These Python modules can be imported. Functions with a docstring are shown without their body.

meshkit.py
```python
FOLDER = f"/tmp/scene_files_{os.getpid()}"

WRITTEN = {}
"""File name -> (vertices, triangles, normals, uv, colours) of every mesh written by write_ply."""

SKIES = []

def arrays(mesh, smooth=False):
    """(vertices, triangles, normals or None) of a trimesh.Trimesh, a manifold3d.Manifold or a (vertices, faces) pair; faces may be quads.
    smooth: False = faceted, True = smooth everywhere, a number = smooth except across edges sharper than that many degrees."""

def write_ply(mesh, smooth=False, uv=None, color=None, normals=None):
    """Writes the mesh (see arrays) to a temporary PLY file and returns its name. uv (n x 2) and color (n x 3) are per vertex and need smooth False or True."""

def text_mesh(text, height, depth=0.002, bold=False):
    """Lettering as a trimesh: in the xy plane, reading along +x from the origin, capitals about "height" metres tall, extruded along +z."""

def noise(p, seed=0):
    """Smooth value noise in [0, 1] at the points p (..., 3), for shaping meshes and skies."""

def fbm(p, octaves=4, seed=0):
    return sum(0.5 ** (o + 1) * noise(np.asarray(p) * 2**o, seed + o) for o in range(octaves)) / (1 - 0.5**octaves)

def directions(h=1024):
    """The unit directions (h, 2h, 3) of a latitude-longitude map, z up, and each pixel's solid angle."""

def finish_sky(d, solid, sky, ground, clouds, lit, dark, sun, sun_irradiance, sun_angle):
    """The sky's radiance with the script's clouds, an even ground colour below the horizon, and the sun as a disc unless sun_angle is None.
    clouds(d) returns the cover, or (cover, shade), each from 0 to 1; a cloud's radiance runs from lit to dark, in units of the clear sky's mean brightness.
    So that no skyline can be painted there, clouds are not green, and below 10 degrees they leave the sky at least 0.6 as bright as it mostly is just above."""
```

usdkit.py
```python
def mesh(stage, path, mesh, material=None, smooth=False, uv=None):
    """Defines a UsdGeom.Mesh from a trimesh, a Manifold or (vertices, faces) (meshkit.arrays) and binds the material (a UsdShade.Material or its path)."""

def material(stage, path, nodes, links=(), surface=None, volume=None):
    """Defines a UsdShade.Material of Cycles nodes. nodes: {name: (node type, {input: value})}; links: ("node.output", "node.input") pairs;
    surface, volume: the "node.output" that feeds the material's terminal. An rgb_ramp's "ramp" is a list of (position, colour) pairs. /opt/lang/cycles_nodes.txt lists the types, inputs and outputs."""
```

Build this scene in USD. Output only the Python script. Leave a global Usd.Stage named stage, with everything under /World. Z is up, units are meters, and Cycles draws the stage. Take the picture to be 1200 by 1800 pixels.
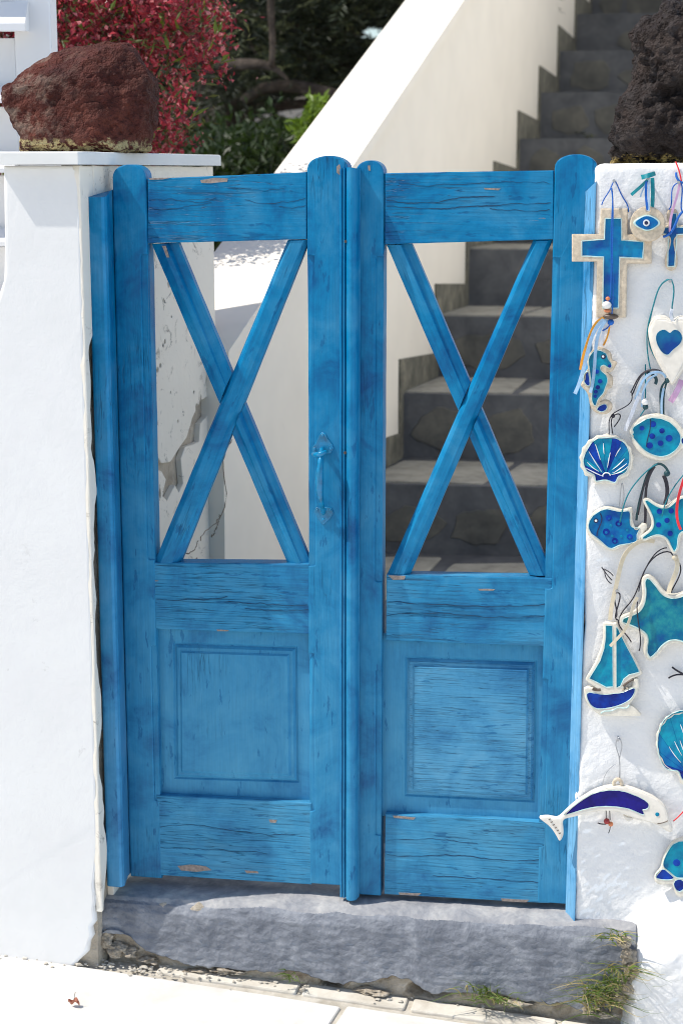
import math, random
import numpy as np, trimesh, shapely
from shapely.geometry import Polygon, Point, LineString, box as sbox
from shapely.ops import unary_union
from scipy.interpolate import CubicSpline
from scipy.spatial import Delaunay
import usdkit, meshkit
from pxr import Usd, UsdGeom, UsdLux, UsdShade, Gf, Sdf, Vt

stage = Usd.Stage.CreateInMemory()
UsdGeom.SetStageUpAxis(stage, UsdGeom.Tokens.z)
UsdGeom.SetStageMetersPerUnit(stage, 1.0)
UsdGeom.Xform.Define(stage, '/World')
UsdGeom.Scope.Define(stage, '/World/Looks')
R = random.Random(7)
NR = np.random.default_rng(11)

# ------------------------------------------------------------------ camera, sky, sun, exposure
F_PX, H_EYE = 3000.0, 1.62
PITCH = math.atan(600 / F_PX)
EXPOSURE = 0.26
cam = UsdGeom.Camera.Define(stage, '/World/Camera')
cam.AddTranslateOp().Set(Gf.Vec3d(0, 0, H_EYE))
cam.AddRotateXOp().Set(90 - math.degrees(PITCH))
cam.CreateFocalLengthAttr(60.0)
cam.CreateHorizontalApertureAttr(24.0)
cam.CreateVerticalApertureAttr(36.0)
cam.CreateClippingRangeAttr(Gf.Vec2f(0.05, 500))
cam.CreateFStopAttr(5.0)
cam.CreateFocusDistanceAttr(3.3)
cam.CreateExposureAttr(EXPOSURE)

A_GATE = math.radians(10)
U = np.array([math.cos(A_GATE), -math.sin(A_GATE), 0.0])       # along the gate, to the right
E = np.array([math.sin(A_GATE), math.cos(A_GATE), 0.0])        # into the depth
G0 = np.array([0, 3.3, 0.0])
SUN = U * -0.64 - E * 0.19 + np.array([0, 0, 1.0])
SUN /= np.linalg.norm(SUN)
SUN_EL, SUN_ROT = math.asin(SUN[2]), math.atan2(SUN[0], SUN[1])

usdkit.material(stage, '/World/Looks/sky', {
    'sky': ('sky_texture', {'sky_type': 'single_scattering', 'sun_disc': False, 'sun_elevation': SUN_EL, 'sun_rotation': SUN_ROT, 'altitude': 50.0}),
    'bg': ('background_shader', {'strength': 0.145})}, [('sky.color', 'bg.color')], surface='bg.background')
dome = UsdLux.DomeLight.Define(stage, '/World/sky')
UsdShade.MaterialBindingAPI.Apply(dome.GetPrim()).Bind(UsdShade.Material.Get(stage, '/World/Looks/sky'))
dome.GetPrim().SetCustomDataByKey('kind', 'structure')
sun = UsdLux.DistantLight.Define(stage, '/World/sun')
sun.CreateNormalizeAttr(True)
sun.CreateIntensityAttr(1.05)
sun.CreateAngleAttr(0.5)
sun.CreateColorAttr(Gf.Vec3f(1.0, 0.95, 0.87))
sun.AddRotateZOp().Set(math.degrees(math.atan2(SUN[1], SUN[0])) + 90)
sun.AddRotateXOp().Set(90 - math.degrees(SUN_EL))

# ------------------------------------------------------------------ pixels of the photograph to points on real planes
def ray(px, py):
    x, z = (px - 600) / F_PX, -(py - 900) / F_PX
    c, s = math.cos(PITCH), math.sin(PITCH)
    return np.array([x, c + z * s, -s + z * c])

def hit(px, py, P, n):
    d, o = ray(px, py), np.array([0, 0, H_EYE])
    return o + d * (np.dot(P - o, n) / np.dot(d, n))

def gp(px, py, y=0.0):
    """(x, z) in the gate's frame of the point seen at a pixel, on the plane y metres behind the gate's front."""
    P = G0 + E * y
    q = hit(px, py, P, E)
    return float((q - P) @ U), float(q[2])

def gq(px, py, y=0.0):
    x, z = gp(px, py, y)
    return (x, y, z)

def gate_to_world(p):
    p = np.asarray(p, float)
    return G0 + np.outer(p[..., 0].ravel(), U) + np.outer(p[..., 1].ravel(), E) + np.outer(p[..., 2].ravel(), [0, 0, 1])

def world_to_gate(q):
    q = np.atleast_2d(q) - G0
    return np.stack([q @ U, q @ E, q[:, 2]], 1)

# ------------------------------------------------------------------ scene graph helpers
taken = {}
def numbered(parent, name):
    k = (parent, name)
    i = taken.get(k, 0)
    taken[k] = i + 1
    return f'{parent}/{name}' if i == 0 else f'{parent}/{name}_{i:03d}'

class Node:
    def __init__(self, prim, origin, frame):
        self.prim, self.origin, self.frame = prim, np.asarray(origin, float), frame
        self.path = str(prim.GetPath())

def mark(prim, label=None, cat=None, group=None, kind=None):
    for k, v in (('label', label), ('category', cat), ('group', group), ('kind', kind)):
        if v:
            prim.SetCustomDataByKey(k, v)

def thing(name, label, cat, origin=(0, 0, 0), frame='gate', group=None, kind=None, turn=0.0):
    x = UsdGeom.Xform.Define(stage, numbered('/World', name))
    if frame == 'gate':
        w = gate_to_world(np.array([origin]))[0]
        x.AddTranslateOp().Set(Gf.Vec3d(*map(float, w)))
        x.AddRotateZOp().Set(-math.degrees(A_GATE) + turn)
    else:
        x.AddTranslateOp().Set(Gf.Vec3d(*map(float, origin)))
    mark(x.GetPrim(), label, cat, group, kind)
    return Node(x.GetPrim(), origin, frame)

def part(name, m, mat, parent, smooth=35, grain=None, label=None, kind=None):
    """A mesh of its own under a thing or a part; its points are given in the thing's frame."""
    if not isinstance(m, trimesh.Trimesh):
        m = trimesh.Trimesh(*m, process=False)
    m = m.copy()
    m.vertices = np.array(m.vertices) - parent.origin
    g = usdkit.mesh(stage, numbered(parent.path, name), m, MAT[mat], smooth=smooth)
    if grain is not None:
        p = np.array(g.GetPointsAttr().Get(), float) + parent.origin
        al = np.asarray(grain, float); al /= np.linalg.norm(al)
        ac = np.cross(al, [0, 1, 0]); ac /= np.linalg.norm(ac)
        o = R.uniform(0, 20)
        c = np.stack([p @ al + o, p @ ac + o * 0.7, p[:, 1] + o * 1.3], 1)
        UsdGeom.PrimvarsAPI(g).CreatePrimvar('grain', Sdf.ValueTypeNames.Float3Array, 'vertex').Set(Vt.Vec3fArray.FromNumpy(c.astype(np.float32)))
    mark(g.GetPrim(), label, None, None, kind)
    return Node(g.GetPrim(), parent.origin, parent.frame)

def single(name, m, mat, label=None, cat=None, frame='gate', group=None, kind=None, smooth=35, origin=None):
    """A thing that is one mesh."""
    v = np.array(m.vertices)
    if origin is None:
        origin = np.array([v[:, 0].mean(), v[:, 1].mean(), v[:, 2].min()])
    m = m.copy(); m.vertices = v - origin
    g = usdkit.mesh(stage, numbered('/World', name), m, MAT[mat], smooth=smooth)
    if frame == 'gate':
        g.AddTranslateOp().Set(Gf.Vec3d(*map(float, gate_to_world(np.array([origin]))[0])))
        g.AddRotateZOp().Set(-math.degrees(A_GATE))
    else:
        g.AddTranslateOp().Set(Gf.Vec3d(*map(float, origin)))
    mark(g.GetPrim(), label, cat, group, kind)
    return g

# ------------------------------------------------------------------ shape helpers (gate frame: x right, y depth, z up)
def polys(g):
    if g.is_empty:
        return []
    return [shapely.geometry.polygon.orient(p, 1.0) for p in getattr(g, 'geoms', [g]) if isinstance(p, Polygon) and p.area > 1e-9]

def tri2d(p):
    v, f = trimesh.creation.triangulate_polygon(p, engine='earcut')
    f = np.asarray(f, int)
    e1, e2 = v[f[:, 1]] - v[f[:, 0]], v[f[:, 2]] - v[f[:, 0]]
    cw = e1[:, 0] * e2[:, 1] - e1[:, 1] * e2[:, 0] < 0
    f[cw] = f[cw][:, ::-1]
    return np.asarray(v), f

def flat(P, y):
    out = []
    for p in polys(P):
        v, f = tri2d(p)
        out.append(trimesh.Trimesh(np.stack([v[:, 0], np.full(len(v), y), v[:, 1]], 1), f, process=False))
    return out

def ring(A, ya, B, yb):
    """The band between outline A at depth ya and outline B (inside it) at depth yb."""
    out = []
    for p in polys(A.difference(B)):
        v, f = tri2d(p)
        pts = shapely.points(v)
        near_a = shapely.distance(pts, A.boundary) <= shapely.distance(pts, B.boundary)
        out.append(trimesh.Trimesh(np.stack([v[:, 0], np.where(near_a, ya, yb), v[:, 1]], 1), f, process=False))
    return out

def sides(P, ya, yb):
    vs, fs, n = [], [], 0
    for p in polys(P):
        for r in [p.exterior, *p.interiors]:
            c = np.array(r.coords)[:-1]
            k = len(c); j = np.arange(k); j2 = (j + 1) % k
            vs += [np.stack([c[:, 0], np.full(k, ya), c[:, 1]], 1), np.stack([c[:, 0], np.full(k, yb), c[:, 1]], 1)]
            fs += [np.stack([n + j, n + k + j, n + k + j2], 1), np.stack([n + j, n + k + j2, n + j2], 1)]
            n += 2 * k
    return [trimesh.Trimesh(np.vstack(vs), np.vstack(fs), process=False)]

def join(ms, merge=True):
    m = trimesh.util.concatenate(ms)
    if merge:
        m.merge_vertices(digits_vertex=6)
    return m

def back(P, y):
    ms = flat(P, y)
    for m in ms:
        m.invert()
    return ms

def wobble(P, step=0.02, amp=0.0006, seed=0):
    P = shapely.segmentize(P, step)
    def f(c):
        q = np.column_stack([c, np.zeros(len(c))])
        d = np.stack([meshkit.fbm(q * 28 + 3.1, 3, seed), meshkit.fbm(q * 28 + 9.7, 3, seed + 5)], 1) - 0.5
        return c + d * 2 * amp
    return shapely.transform(P, f).buffer(0)

def board(P, y0, thick, bevel=0.004, cut=None, wob=0.0007, seed=0, segs=3, cd=0.0095):
    """A plank of outline P, front at y0, with softened front edges; cut: outline removed from the front face, leaving a wide chamfer there."""
    if wob:
        P = wobble(P, 0.02, wob, seed)
    ms, prev, py = [], P, y0 + bevel
    if cut is not None:
        ms += sides(P, y0 + cd, y0 + thick) + back(P, y0 + thick)
        B = P.buffer(-0.0003, join_style=2).difference(cut)
        ms += ring(P, y0 + cd, B, py)
        prev = P = B
    else:
        ms += sides(P, py, y0 + thick) + back(P, y0 + thick)
    for k in range(1, segs + 1):
        t = k / segs * math.pi / 2
        B = P.buffer(-bevel * (1 - math.cos(t)), join_style=2)
        yb = y0 + bevel * (1 - math.sin(t))
        ms += ring(prev, py, B, yb)
        prev, py = B, yb
    ms += flat(prev, y0)
    return join(ms)

def spline(pts, n=24):
    p = np.asarray(pts, float)
    if len(p) < 3:
        return np.array([p[0] + (p[-1] - p[0]) * t for t in np.linspace(0, 1, max(2, n // 4))])
    s = np.r_[0, np.cumsum(np.maximum(np.linalg.norm(np.diff(p, axis=0), axis=1), 1e-6))]
    return CubicSpline(s, p)(np.linspace(0, s[-1], n))

def tube(pts, r, sides_=7, n=24, curve=True):
    p = spline(pts, n) if curve else np.asarray(pts, float)
    r = np.broadcast_to(np.asarray(r, float), (len(p),)) if np.ndim(r) == 0 else np.interp(np.linspace(0, 1, len(p)), np.linspace(0, 1, len(r)), r)
    t = np.gradient(p, axis=0); t /= np.maximum(np.linalg.norm(t, axis=1, keepdims=True), 1e-9)
    nrm = np.zeros_like(p)
    ref = np.array([0, 0, 1.0]) if abs(t[0][2]) < 0.9 else np.array([1.0, 0, 0])
    nrm[0] = np.cross(t[0], ref); nrm[0] /= np.linalg.norm(nrm[0])
    for i in range(1, len(p)):
        v = nrm[i - 1] - t[i] * (nrm[i - 1] @ t[i]); nrm[i] = v / max(np.linalg.norm(v), 1e-9)
    b = np.cross(t, nrm)
    a = np.linspace(0, 2 * math.pi, sides_, endpoint=False)
    v = (p[:, None] + r[:, None, None] * (np.cos(a)[None, :, None] * nrm[:, None] + np.sin(a)[None, :, None] * b[:, None])).reshape(-1, 3)
    f = []
    for i in range(len(p) - 1):
        for k in range(sides_):
            k2 = (k + 1) % sides_
            f += [[i * sides_ + k, i * sides_ + k2, (i + 1) * sides_ + k2], [i * sides_ + k, (i + 1) * sides_ + k2, (i + 1) * sides_ + k]]
    e0, e1 = len(v), len(v) + 1
    v = np.vstack([v, p[0], p[-1]])
    for k in range(sides_):
        k2 = (k + 1) % sides_
        f += [[e0, k2, k], [e1, (len(p) - 1) * sides_ + k, (len(p) - 1) * sides_ + k2]]
    return trimesh.Trimesh(v, np.array(f), process=False)

def ribbon(pts, w, tilt=0.25, n=20, thick=0.0006):
    """A flat band lying roughly parallel to the wall."""
    p = spline(pts, n)
    t = np.gradient(p, axis=0); t /= np.linalg.norm(t, axis=1, keepdims=True)
    side = np.cross(t, [0, 1, 0]); side /= np.maximum(np.linalg.norm(side, axis=1, keepdims=True), 1e-9)
    tw = tilt * np.sin(np.linspace(0, 5, n))
    side = side * np.cos(tw)[:, None] + np.outer(np.sin(tw), [0, 1, 0])
    nor = np.cross(side, t)
    c = [p + side * w / 2 + nor * thick, p - side * w / 2 + nor * thick, p - side * w / 2 - nor * thick, p + side * w / 2 - nor * thick]
    v = np.stack(c, 1).reshape(-1, 3)
    f = []
    for i in range(n - 1):
        for k in range(4):
            a, b = i * 4 + k, i * 4 + (k + 1) % 4
            f += [[a, b, b + 4], [a, b + 4, a + 4]]
    f += [[0, 2, 1], [0, 3, 2], [4 * n - 4, 4 * n - 3, 4 * n - 2], [4 * n - 4, 4 * n - 2, 4 * n - 1]]
    return trimesh.Trimesh(v, np.array(f), process=False)

def grid_mesh(V, flip=False):
    nu, nv = V.shape[:2]
    i, j = np.meshgrid(np.arange(nu - 1), np.arange(nv - 1), indexing='ij')
    a = (i * nv + j).ravel(); b = a + nv; c = b + 1; d = a + 1
    f = np.vstack([np.stack([a, b, c], 1), np.stack([a, c, d], 1)])
    if flip:
        f = f[:, ::-1]
    return trimesh.Trimesh(V.reshape(-1, 3), f, process=False)

def rbox(lo, hi, r, step):
    """A box with rounded edges and evenly subdivided faces."""
    lo, hi = np.asarray(lo, float), np.asarray(hi, float)
    ax = []
    for k in range(3):
        n = max(2, int(round((hi[k] - lo[k]) / step[k])))
        c = np.linspace(lo[k], hi[k], n + 1)
        c = np.unique(np.r_[c, lo[k] + r * np.array([0.15, 0.3, 0.5, 0.75, 1.0]), hi[k] - r * np.array([0.15, 0.3, 0.5, 0.75, 1.0])])
        ax.append(c)
    ms = []
    for k in range(3):
        a, b = [x for x in range(3) if x != k]
        A, B = np.meshgrid(ax[a], ax[b], indexing='ij')
        for val, s in ((lo[k], 1), (hi[k], -1)):
            V = np.zeros(A.shape + (3,)); V[..., a], V[..., b], V[..., k] = A, B, val
            m = grid_mesh(V, flip=((s > 0) == (k != 1)))
            ms.append(m)
    m = join(ms)
    q = np.array(m.vertices); c = np.clip(q, lo + r, hi - r); d = q - c
    L = np.linalg.norm(d, axis=1, keepdims=True)
    m.vertices = np.where(L > 1e-9, c + d / np.maximum(L, 1e-9) * r, q)
    return m

def displace(m, f):
    v = np.array(m.vertices); n = meshkit.arrays(m, True)[2]
    m.vertices = v + n * f(v)[:, None]
    return m

def ball(c, r, squash=(1, 1, 1), sub=2):
    m = trimesh.creation.icosphere(sub, 1.0)
    m.vertices = np.array(m.vertices) * np.asarray(squash) * r + np.asarray(c)
    return m

def hull_stone(c, size, seed, rough=0.25, sub=2):
    rr = np.random.default_rng(seed)
    m = trimesh.creation.icosphere(sub, 1.0)
    v = np.array(m.vertices)
    k = 1 + rough * (meshkit.fbm(v * 1.3 + rr.uniform(0, 50, 3), 4, seed) - 0.5) * 2
    pl = rr.normal(size=(7, 3)); pl /= np.linalg.norm(pl, axis=1, keepdims=True)
    d = np.clip((v @ pl.T) - rr.uniform(0.55, 0.85, 7), 0, None)
    v = v * k[:, None] - (d[:, :, None] * pl[None]).sum(1) * 0.8
    m.vertices = v * np.asarray(size) + np.asarray(c)
    return m

# ------------------------------------------------------------------ materials
MAT = {}
def mat(name, nodes, links, surface='p.BSDF', volume=None):
    MAT[name] = usdkit.material(stage, '/World/Looks/' + name, nodes, links, surface=surface, volume=volume)

def N(scale, detail=4, rough=0.55, dist=0.0):
    return ('noise_texture', {'scale': float(scale), 'detail': float(detail), 'roughness': float(rough), 'distortion': float(dist)})

def simple(name, col, rough=0.6, var=0.15, scale=30, bump=0.0, bscale=120, spec=0.5, coat=0.0, dist=0.002, transl=0.0, detail=4):
    c = np.array(col, float)
    n = {'pos': ('texture_coordinate', {}), 'n': N(scale, 4), 'r': ('rgb_ramp', {'ramp': [(0.3, tuple(c * (1 - var))), (0.7, tuple(np.minimum(c * (1 + var), 0.95)))]}),
         'p': ('principled_bsdf', {'roughness': rough, 'specular_ior_level': spec, 'coat_weight': coat})}
    l = [('pos.object', 'n.vector'), ('n.fac', 'r.fac'), ('r.color', 'p.base_color')]
    if bump:
        n['nb'] = N(bscale, detail, 0.6); n['b'] = ('bump', {'strength': bump, 'distance': dist})
        l += [('pos.object', 'nb.vector'), ('nb.fac', 'b.height'), ('b.normal', 'p.normal')]
    if transl:
        n['t'] = ('translucent_bsdf', {}); n['mx'] = ('mix_closure', {'fac': transl})
        l += [('r.color', 't.color'), ('p.BSDF', 'mx.closure1'), ('t.BSDF', 'mx.closure2')]
        return mat(name, n, l, 'mx.closure')
    mat(name, n, l)

def paint(name, deep, mid, chalk, crack=0.6, streak=0.5, scrape=0.70, fade=0.5, rough=0.42, cscale=90, grain=1.0):
    """Old brushed oil paint on wood: grain, lengthwise cracks, worn streaks, chalking, bare scrapes."""
    n = {'at': ('attribute', {'attribute': 'grain'}), 'geo': ('geometry', {}), 'sep': ('separate_xyz', {}),
         'm1': ('mapping', {'scale': (12, 260, 260)}), 'n1': N(1, 4, 0.6),
         'm2': ('mapping', {'scale': (4.5, 46, 46)}), 'n2': N(1, 6, 0.68),
         'n3': N(8, 7, 0.66, 0.4), 'n3b': N(2.6, 3, 0.5),
         'm4': ('mapping', {'scale': (4.5, cscale, cscale)}), 'n4': N(1, 3, 0.5, 0.35),
         'm5': ('mapping', {'scale': (9, 34, 34)}), 'n5': N(1, 5, 0.6),
         'cr0': ('math', {'math_type': 'subtract', 'value2': 0.5}), 'cr1': ('math', {'math_type': 'absolute'}),
         'cr2': ('map_range', {'from_min': 0.0, 'from_max': 0.017, 'to_min': 1.0, 'to_max': 0.0, 'clamp': True}),
         'cm': ('map_range', {'from_min': 0.60 - 0.3 * crack, 'from_max': 0.72 - 0.3 * crack, 'to_min': 0.0, 'to_max': 1.0, 'clamp': True}),
         'cr': ('math', {'math_type': 'multiply'}),
         'base': ('rgb_ramp', {'ramp': [(0.32, deep), (0.50, mid), (0.70, tuple(0.55 * np.array(mid) + 0.45 * np.array(chalk)))]}),
         'sp': ('map_range', {'from_min': 0.40, 'from_max': 0.62, 'to_min': 0.15, 'to_max': 1.0, 'clamp': True}), 'sx': ('math', {'math_type': 'multiply'}),
         'st': ('map_range', {'from_min': 0.60 - 0.12 * streak, 'from_max': 0.70 - 0.12 * streak, 'to_min': 0.0, 'to_max': 0.92, 'clamp': True}),
         'c1': ('mix', {'color2': tuple(np.array(deep) * 0.62)}),
         'z1': ('map_range', {'from_min': 1.25, 'from_max': 0.35, 'to_min': 0.0, 'to_max': fade, 'clamp': True}),  # chalk and dust grow downwards, with some brighter light painted in
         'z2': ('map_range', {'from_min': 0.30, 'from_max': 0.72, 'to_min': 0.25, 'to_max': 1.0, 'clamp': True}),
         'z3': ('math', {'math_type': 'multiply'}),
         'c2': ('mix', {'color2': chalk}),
         'g1': ('map_range', {'from_min': 0.3, 'from_max': 0.7, 'to_min': 1 - 0.18 * grain, 'to_max': 1 + 0.16 * grain}),
         'c3': ('mix', {'mix_type': 'multiply', 'fac': 1.0}), 'gc': ('combine_color', {}),
         'c4': ('mix', {'color2': (0.004, 0.02, 0.05)}), 'crf': ('math', {'math_type': 'multiply', 'value2': 0.62}),
         'sc': ('map_range', {'from_min': scrape, 'from_max': scrape + 0.02, 'to_min': 0.0, 'to_max': 1.0, 'clamp': True}),
         'c5': ('mix', {}), 'wood': ('rgb_ramp', {'ramp': [(0.3, (0.10, 0.075, 0.06)), (0.7, (0.32, 0.28, 0.25))]}),
         'h1': ('math', {'math_type': 'multiply', 'value2': 0.35}), 'h2': ('math', {'math_type': 'multiply_add', 'value2': -0.9}),
         'h3': ('math', {'math_type': 'multiply_add', 'value2': -0.35}),
         'b': ('bump', {'strength': 0.55, 'distance': 0.0022}),
         'ro': ('map_range', {'from_min': 0.3, 'from_max': 0.7, 'to_min': rough - 0.1, 'to_max': rough + 0.14}),
         'p': ('principled_bsdf', {'specular_ior_level': 0.2}),
         'm6': ('mapping', {'scale': (16, 62, 62)}), 'n6': N(1, 4, 0.6), 'd6': ('map_range', {'from_min': 0.63, 'from_max': 0.67, 'to_min': 0.0, 'to_max': 0.55, 'clamp': True}), 'c6': ('mix', {'color2': tuple(np.array(deep) * 0.9)})}
    l = [('geo.position', 'sep.vector')]
    for a, b in (('m1', 'n1'), ('m2', 'n2'), ('m4', 'n4'), ('m5', 'n5'), ('m6', 'n6')):
        l += [('at.vector', a + '.vector'), (a + '.vector', b + '.vector')]
    l += [('at.vector', 'n3.vector'), ('at.vector', 'n3b.vector'),
          ('n4.fac', 'cr0.value1'), ('cr0.value', 'cr1.value1'), ('cr1.value', 'cr2.value'), ('n3b.fac', 'cm.value'), ('cr2.result', 'cr.value1'), ('cm.result', 'cr.value2'),
          ('n3.fac', 'base.fac'), ('n2.fac', 'st.value'), ('base.color', 'c1.color1'), ('n3.fac', 'sp.value'), ('st.result', 'sx.value1'), ('sp.result', 'sx.value2'), ('sx.value', 'c1.fac'),
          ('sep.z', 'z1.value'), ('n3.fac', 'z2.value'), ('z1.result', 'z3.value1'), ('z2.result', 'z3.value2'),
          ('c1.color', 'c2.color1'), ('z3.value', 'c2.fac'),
          ('n1.fac', 'g1.value'), ('g1.result', 'gc.r'), ('g1.result', 'gc.g'), ('g1.result', 'gc.b'), ('c2.color', 'c6.color1'), ('n6.fac', 'd6.value'), ('d6.result', 'c6.fac'), ('c6.color', 'c3.color1'), ('gc.color', 'c3.color2'),
          ('c3.color', 'c4.color1'), ('cr.value', 'crf.value1'), ('crf.value', 'c4.fac'),
          ('n5.fac', 'sc.value'), ('c4.color', 'c5.color1'), ('n1.fac', 'wood.fac'), ('wood.color', 'c5.color2'), ('sc.result', 'c5.fac'), ('c5.color', 'p.base_color'),
          ('n1.fac', 'h1.value1'), ('cr.value', 'h2.value1'), ('h1.value', 'h2.value3'), ('st.result', 'h3.value1'), ('h2.value', 'h3.value3'), ('h3.value', 'b.height'), ('b.normal', 'p.normal'),
          ('n3.fac', 'ro.value'), ('ro.result', 'p.roughness')]
    mat(name, n, l)

DEEP, MID, CHALK = (0.0, 0.076, 0.22), (0.0, 0.176, 0.368), (0.075, 0.30, 0.475)
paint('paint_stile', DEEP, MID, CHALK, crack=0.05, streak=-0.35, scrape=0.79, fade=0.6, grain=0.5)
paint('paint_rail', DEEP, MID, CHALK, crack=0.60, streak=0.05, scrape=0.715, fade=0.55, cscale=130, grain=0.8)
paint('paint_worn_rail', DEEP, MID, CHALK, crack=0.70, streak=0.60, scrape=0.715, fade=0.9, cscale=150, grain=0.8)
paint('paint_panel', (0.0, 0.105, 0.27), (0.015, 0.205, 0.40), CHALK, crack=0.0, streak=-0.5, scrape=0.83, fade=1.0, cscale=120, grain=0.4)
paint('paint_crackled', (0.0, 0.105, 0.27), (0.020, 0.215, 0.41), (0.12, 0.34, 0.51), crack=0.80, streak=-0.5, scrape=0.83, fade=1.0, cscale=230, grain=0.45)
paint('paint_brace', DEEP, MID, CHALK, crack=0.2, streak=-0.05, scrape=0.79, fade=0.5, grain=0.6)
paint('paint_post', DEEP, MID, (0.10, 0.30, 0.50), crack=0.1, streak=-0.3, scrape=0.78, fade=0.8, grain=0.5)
paint('paint_sunlit', (0.03, 0.21, 0.44), (0.11, 0.33, 0.56), (0.20, 0.43, 0.62), crack=0.4, streak=0.1, scrape=0.82, fade=0.6)  # gate blue made paler: sunlight on the batten put into its colour
simple('paint_metal', (0.0, 0.17, 0.34), 0.28, 0.35, 60, 0.5, 240, coat=0.3, dist=0.0012)
simple('nail_rust', (0.06, 0.04, 0.035), 0.6)

def plaster(name, col, mold=0.0, bump=0.5, relief=0.004, brush=False):
    c = np.array(col)
    n = {'pos': ('texture_coordinate', {}), 'n1': N(5, 5, 0.6), 'n2': N(45, 6, 0.65), 'n3': N(150, 4, 0.6), 'n4': N(24, 7, 0.72, 0.8), 'n5': N(7, 4, 0.6),
         'r': ('rgb_ramp', {'ramp': [(0.3, tuple(c * 0.94)), (0.65, tuple(c))]}),
         'md': ('map_range', {'from_min': 0.66 - 0.10 * mold, 'from_max': 0.72 - 0.08 * mold, 'to_min': 0.0, 'to_max': min(1.0, mold), 'clamp': True}),
         'mm': ('map_range', {'from_min': 0.40, 'from_max': 0.60, 'to_min': 0.0, 'to_max': 1.0, 'clamp': True}),
         'mx': ('math', {'math_type': 'multiply'}), 'c': ('mix', {'color2': (0.16, 0.14, 0.11)}),
         'a1': ('math', {'math_type': 'multiply', 'value2': 0.6}), 'a2': ('math', {'math_type': 'multiply_add', 'value2': 0.18}),
         'b': ('bump', {'strength': bump, 'distance': relief}), 'p': ('principled_bsdf', {'roughness': 0.85, 'specular_ior_level': 0.25})}
    l = [('pos.object', k + '.vector') for k in ('n1', 'n2', 'n3', 'n4', 'n5')]
    l += [('n1.fac', 'r.fac'), ('n4.fac', 'md.value'), ('n5.fac', 'mm.value'), ('md.result', 'mx.value1'), ('mm.result', 'mx.value2'), ('r.color', 'c.color1'), ('mx.value', 'c.fac'), ('c.color', 'p.base_color'),
          ('n2.fac', 'a1.value1'), ('n3.fac', 'a2.value1'), ('a1.value', 'a2.value3'), ('a2.value', 'b.height'), ('b.normal', 'p.normal')]
    mat(name, n, l)

plaster('plaster_smooth', (0.80, 0.795, 0.775), 0.2, 0.26, 0.005)
plaster('plaster_lumpy', (0.84, 0.83, 0.81), 0.0, 0.75, 0.006)
plaster('plaster_old', (0.85, 0.795, 0.69), 0.9, 0.45, 0.004)
plaster('plaster_cap', (0.76, 0.76, 0.73), 0.25, 0.3, 0.003)
plaster('plaster_cream', (0.88, 0.825, 0.72), 0.12, 0.22, 0.003)
plaster('white_wood', (0.80, 0.80, 0.80), 0.0, 0.1, 0.001)

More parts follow.
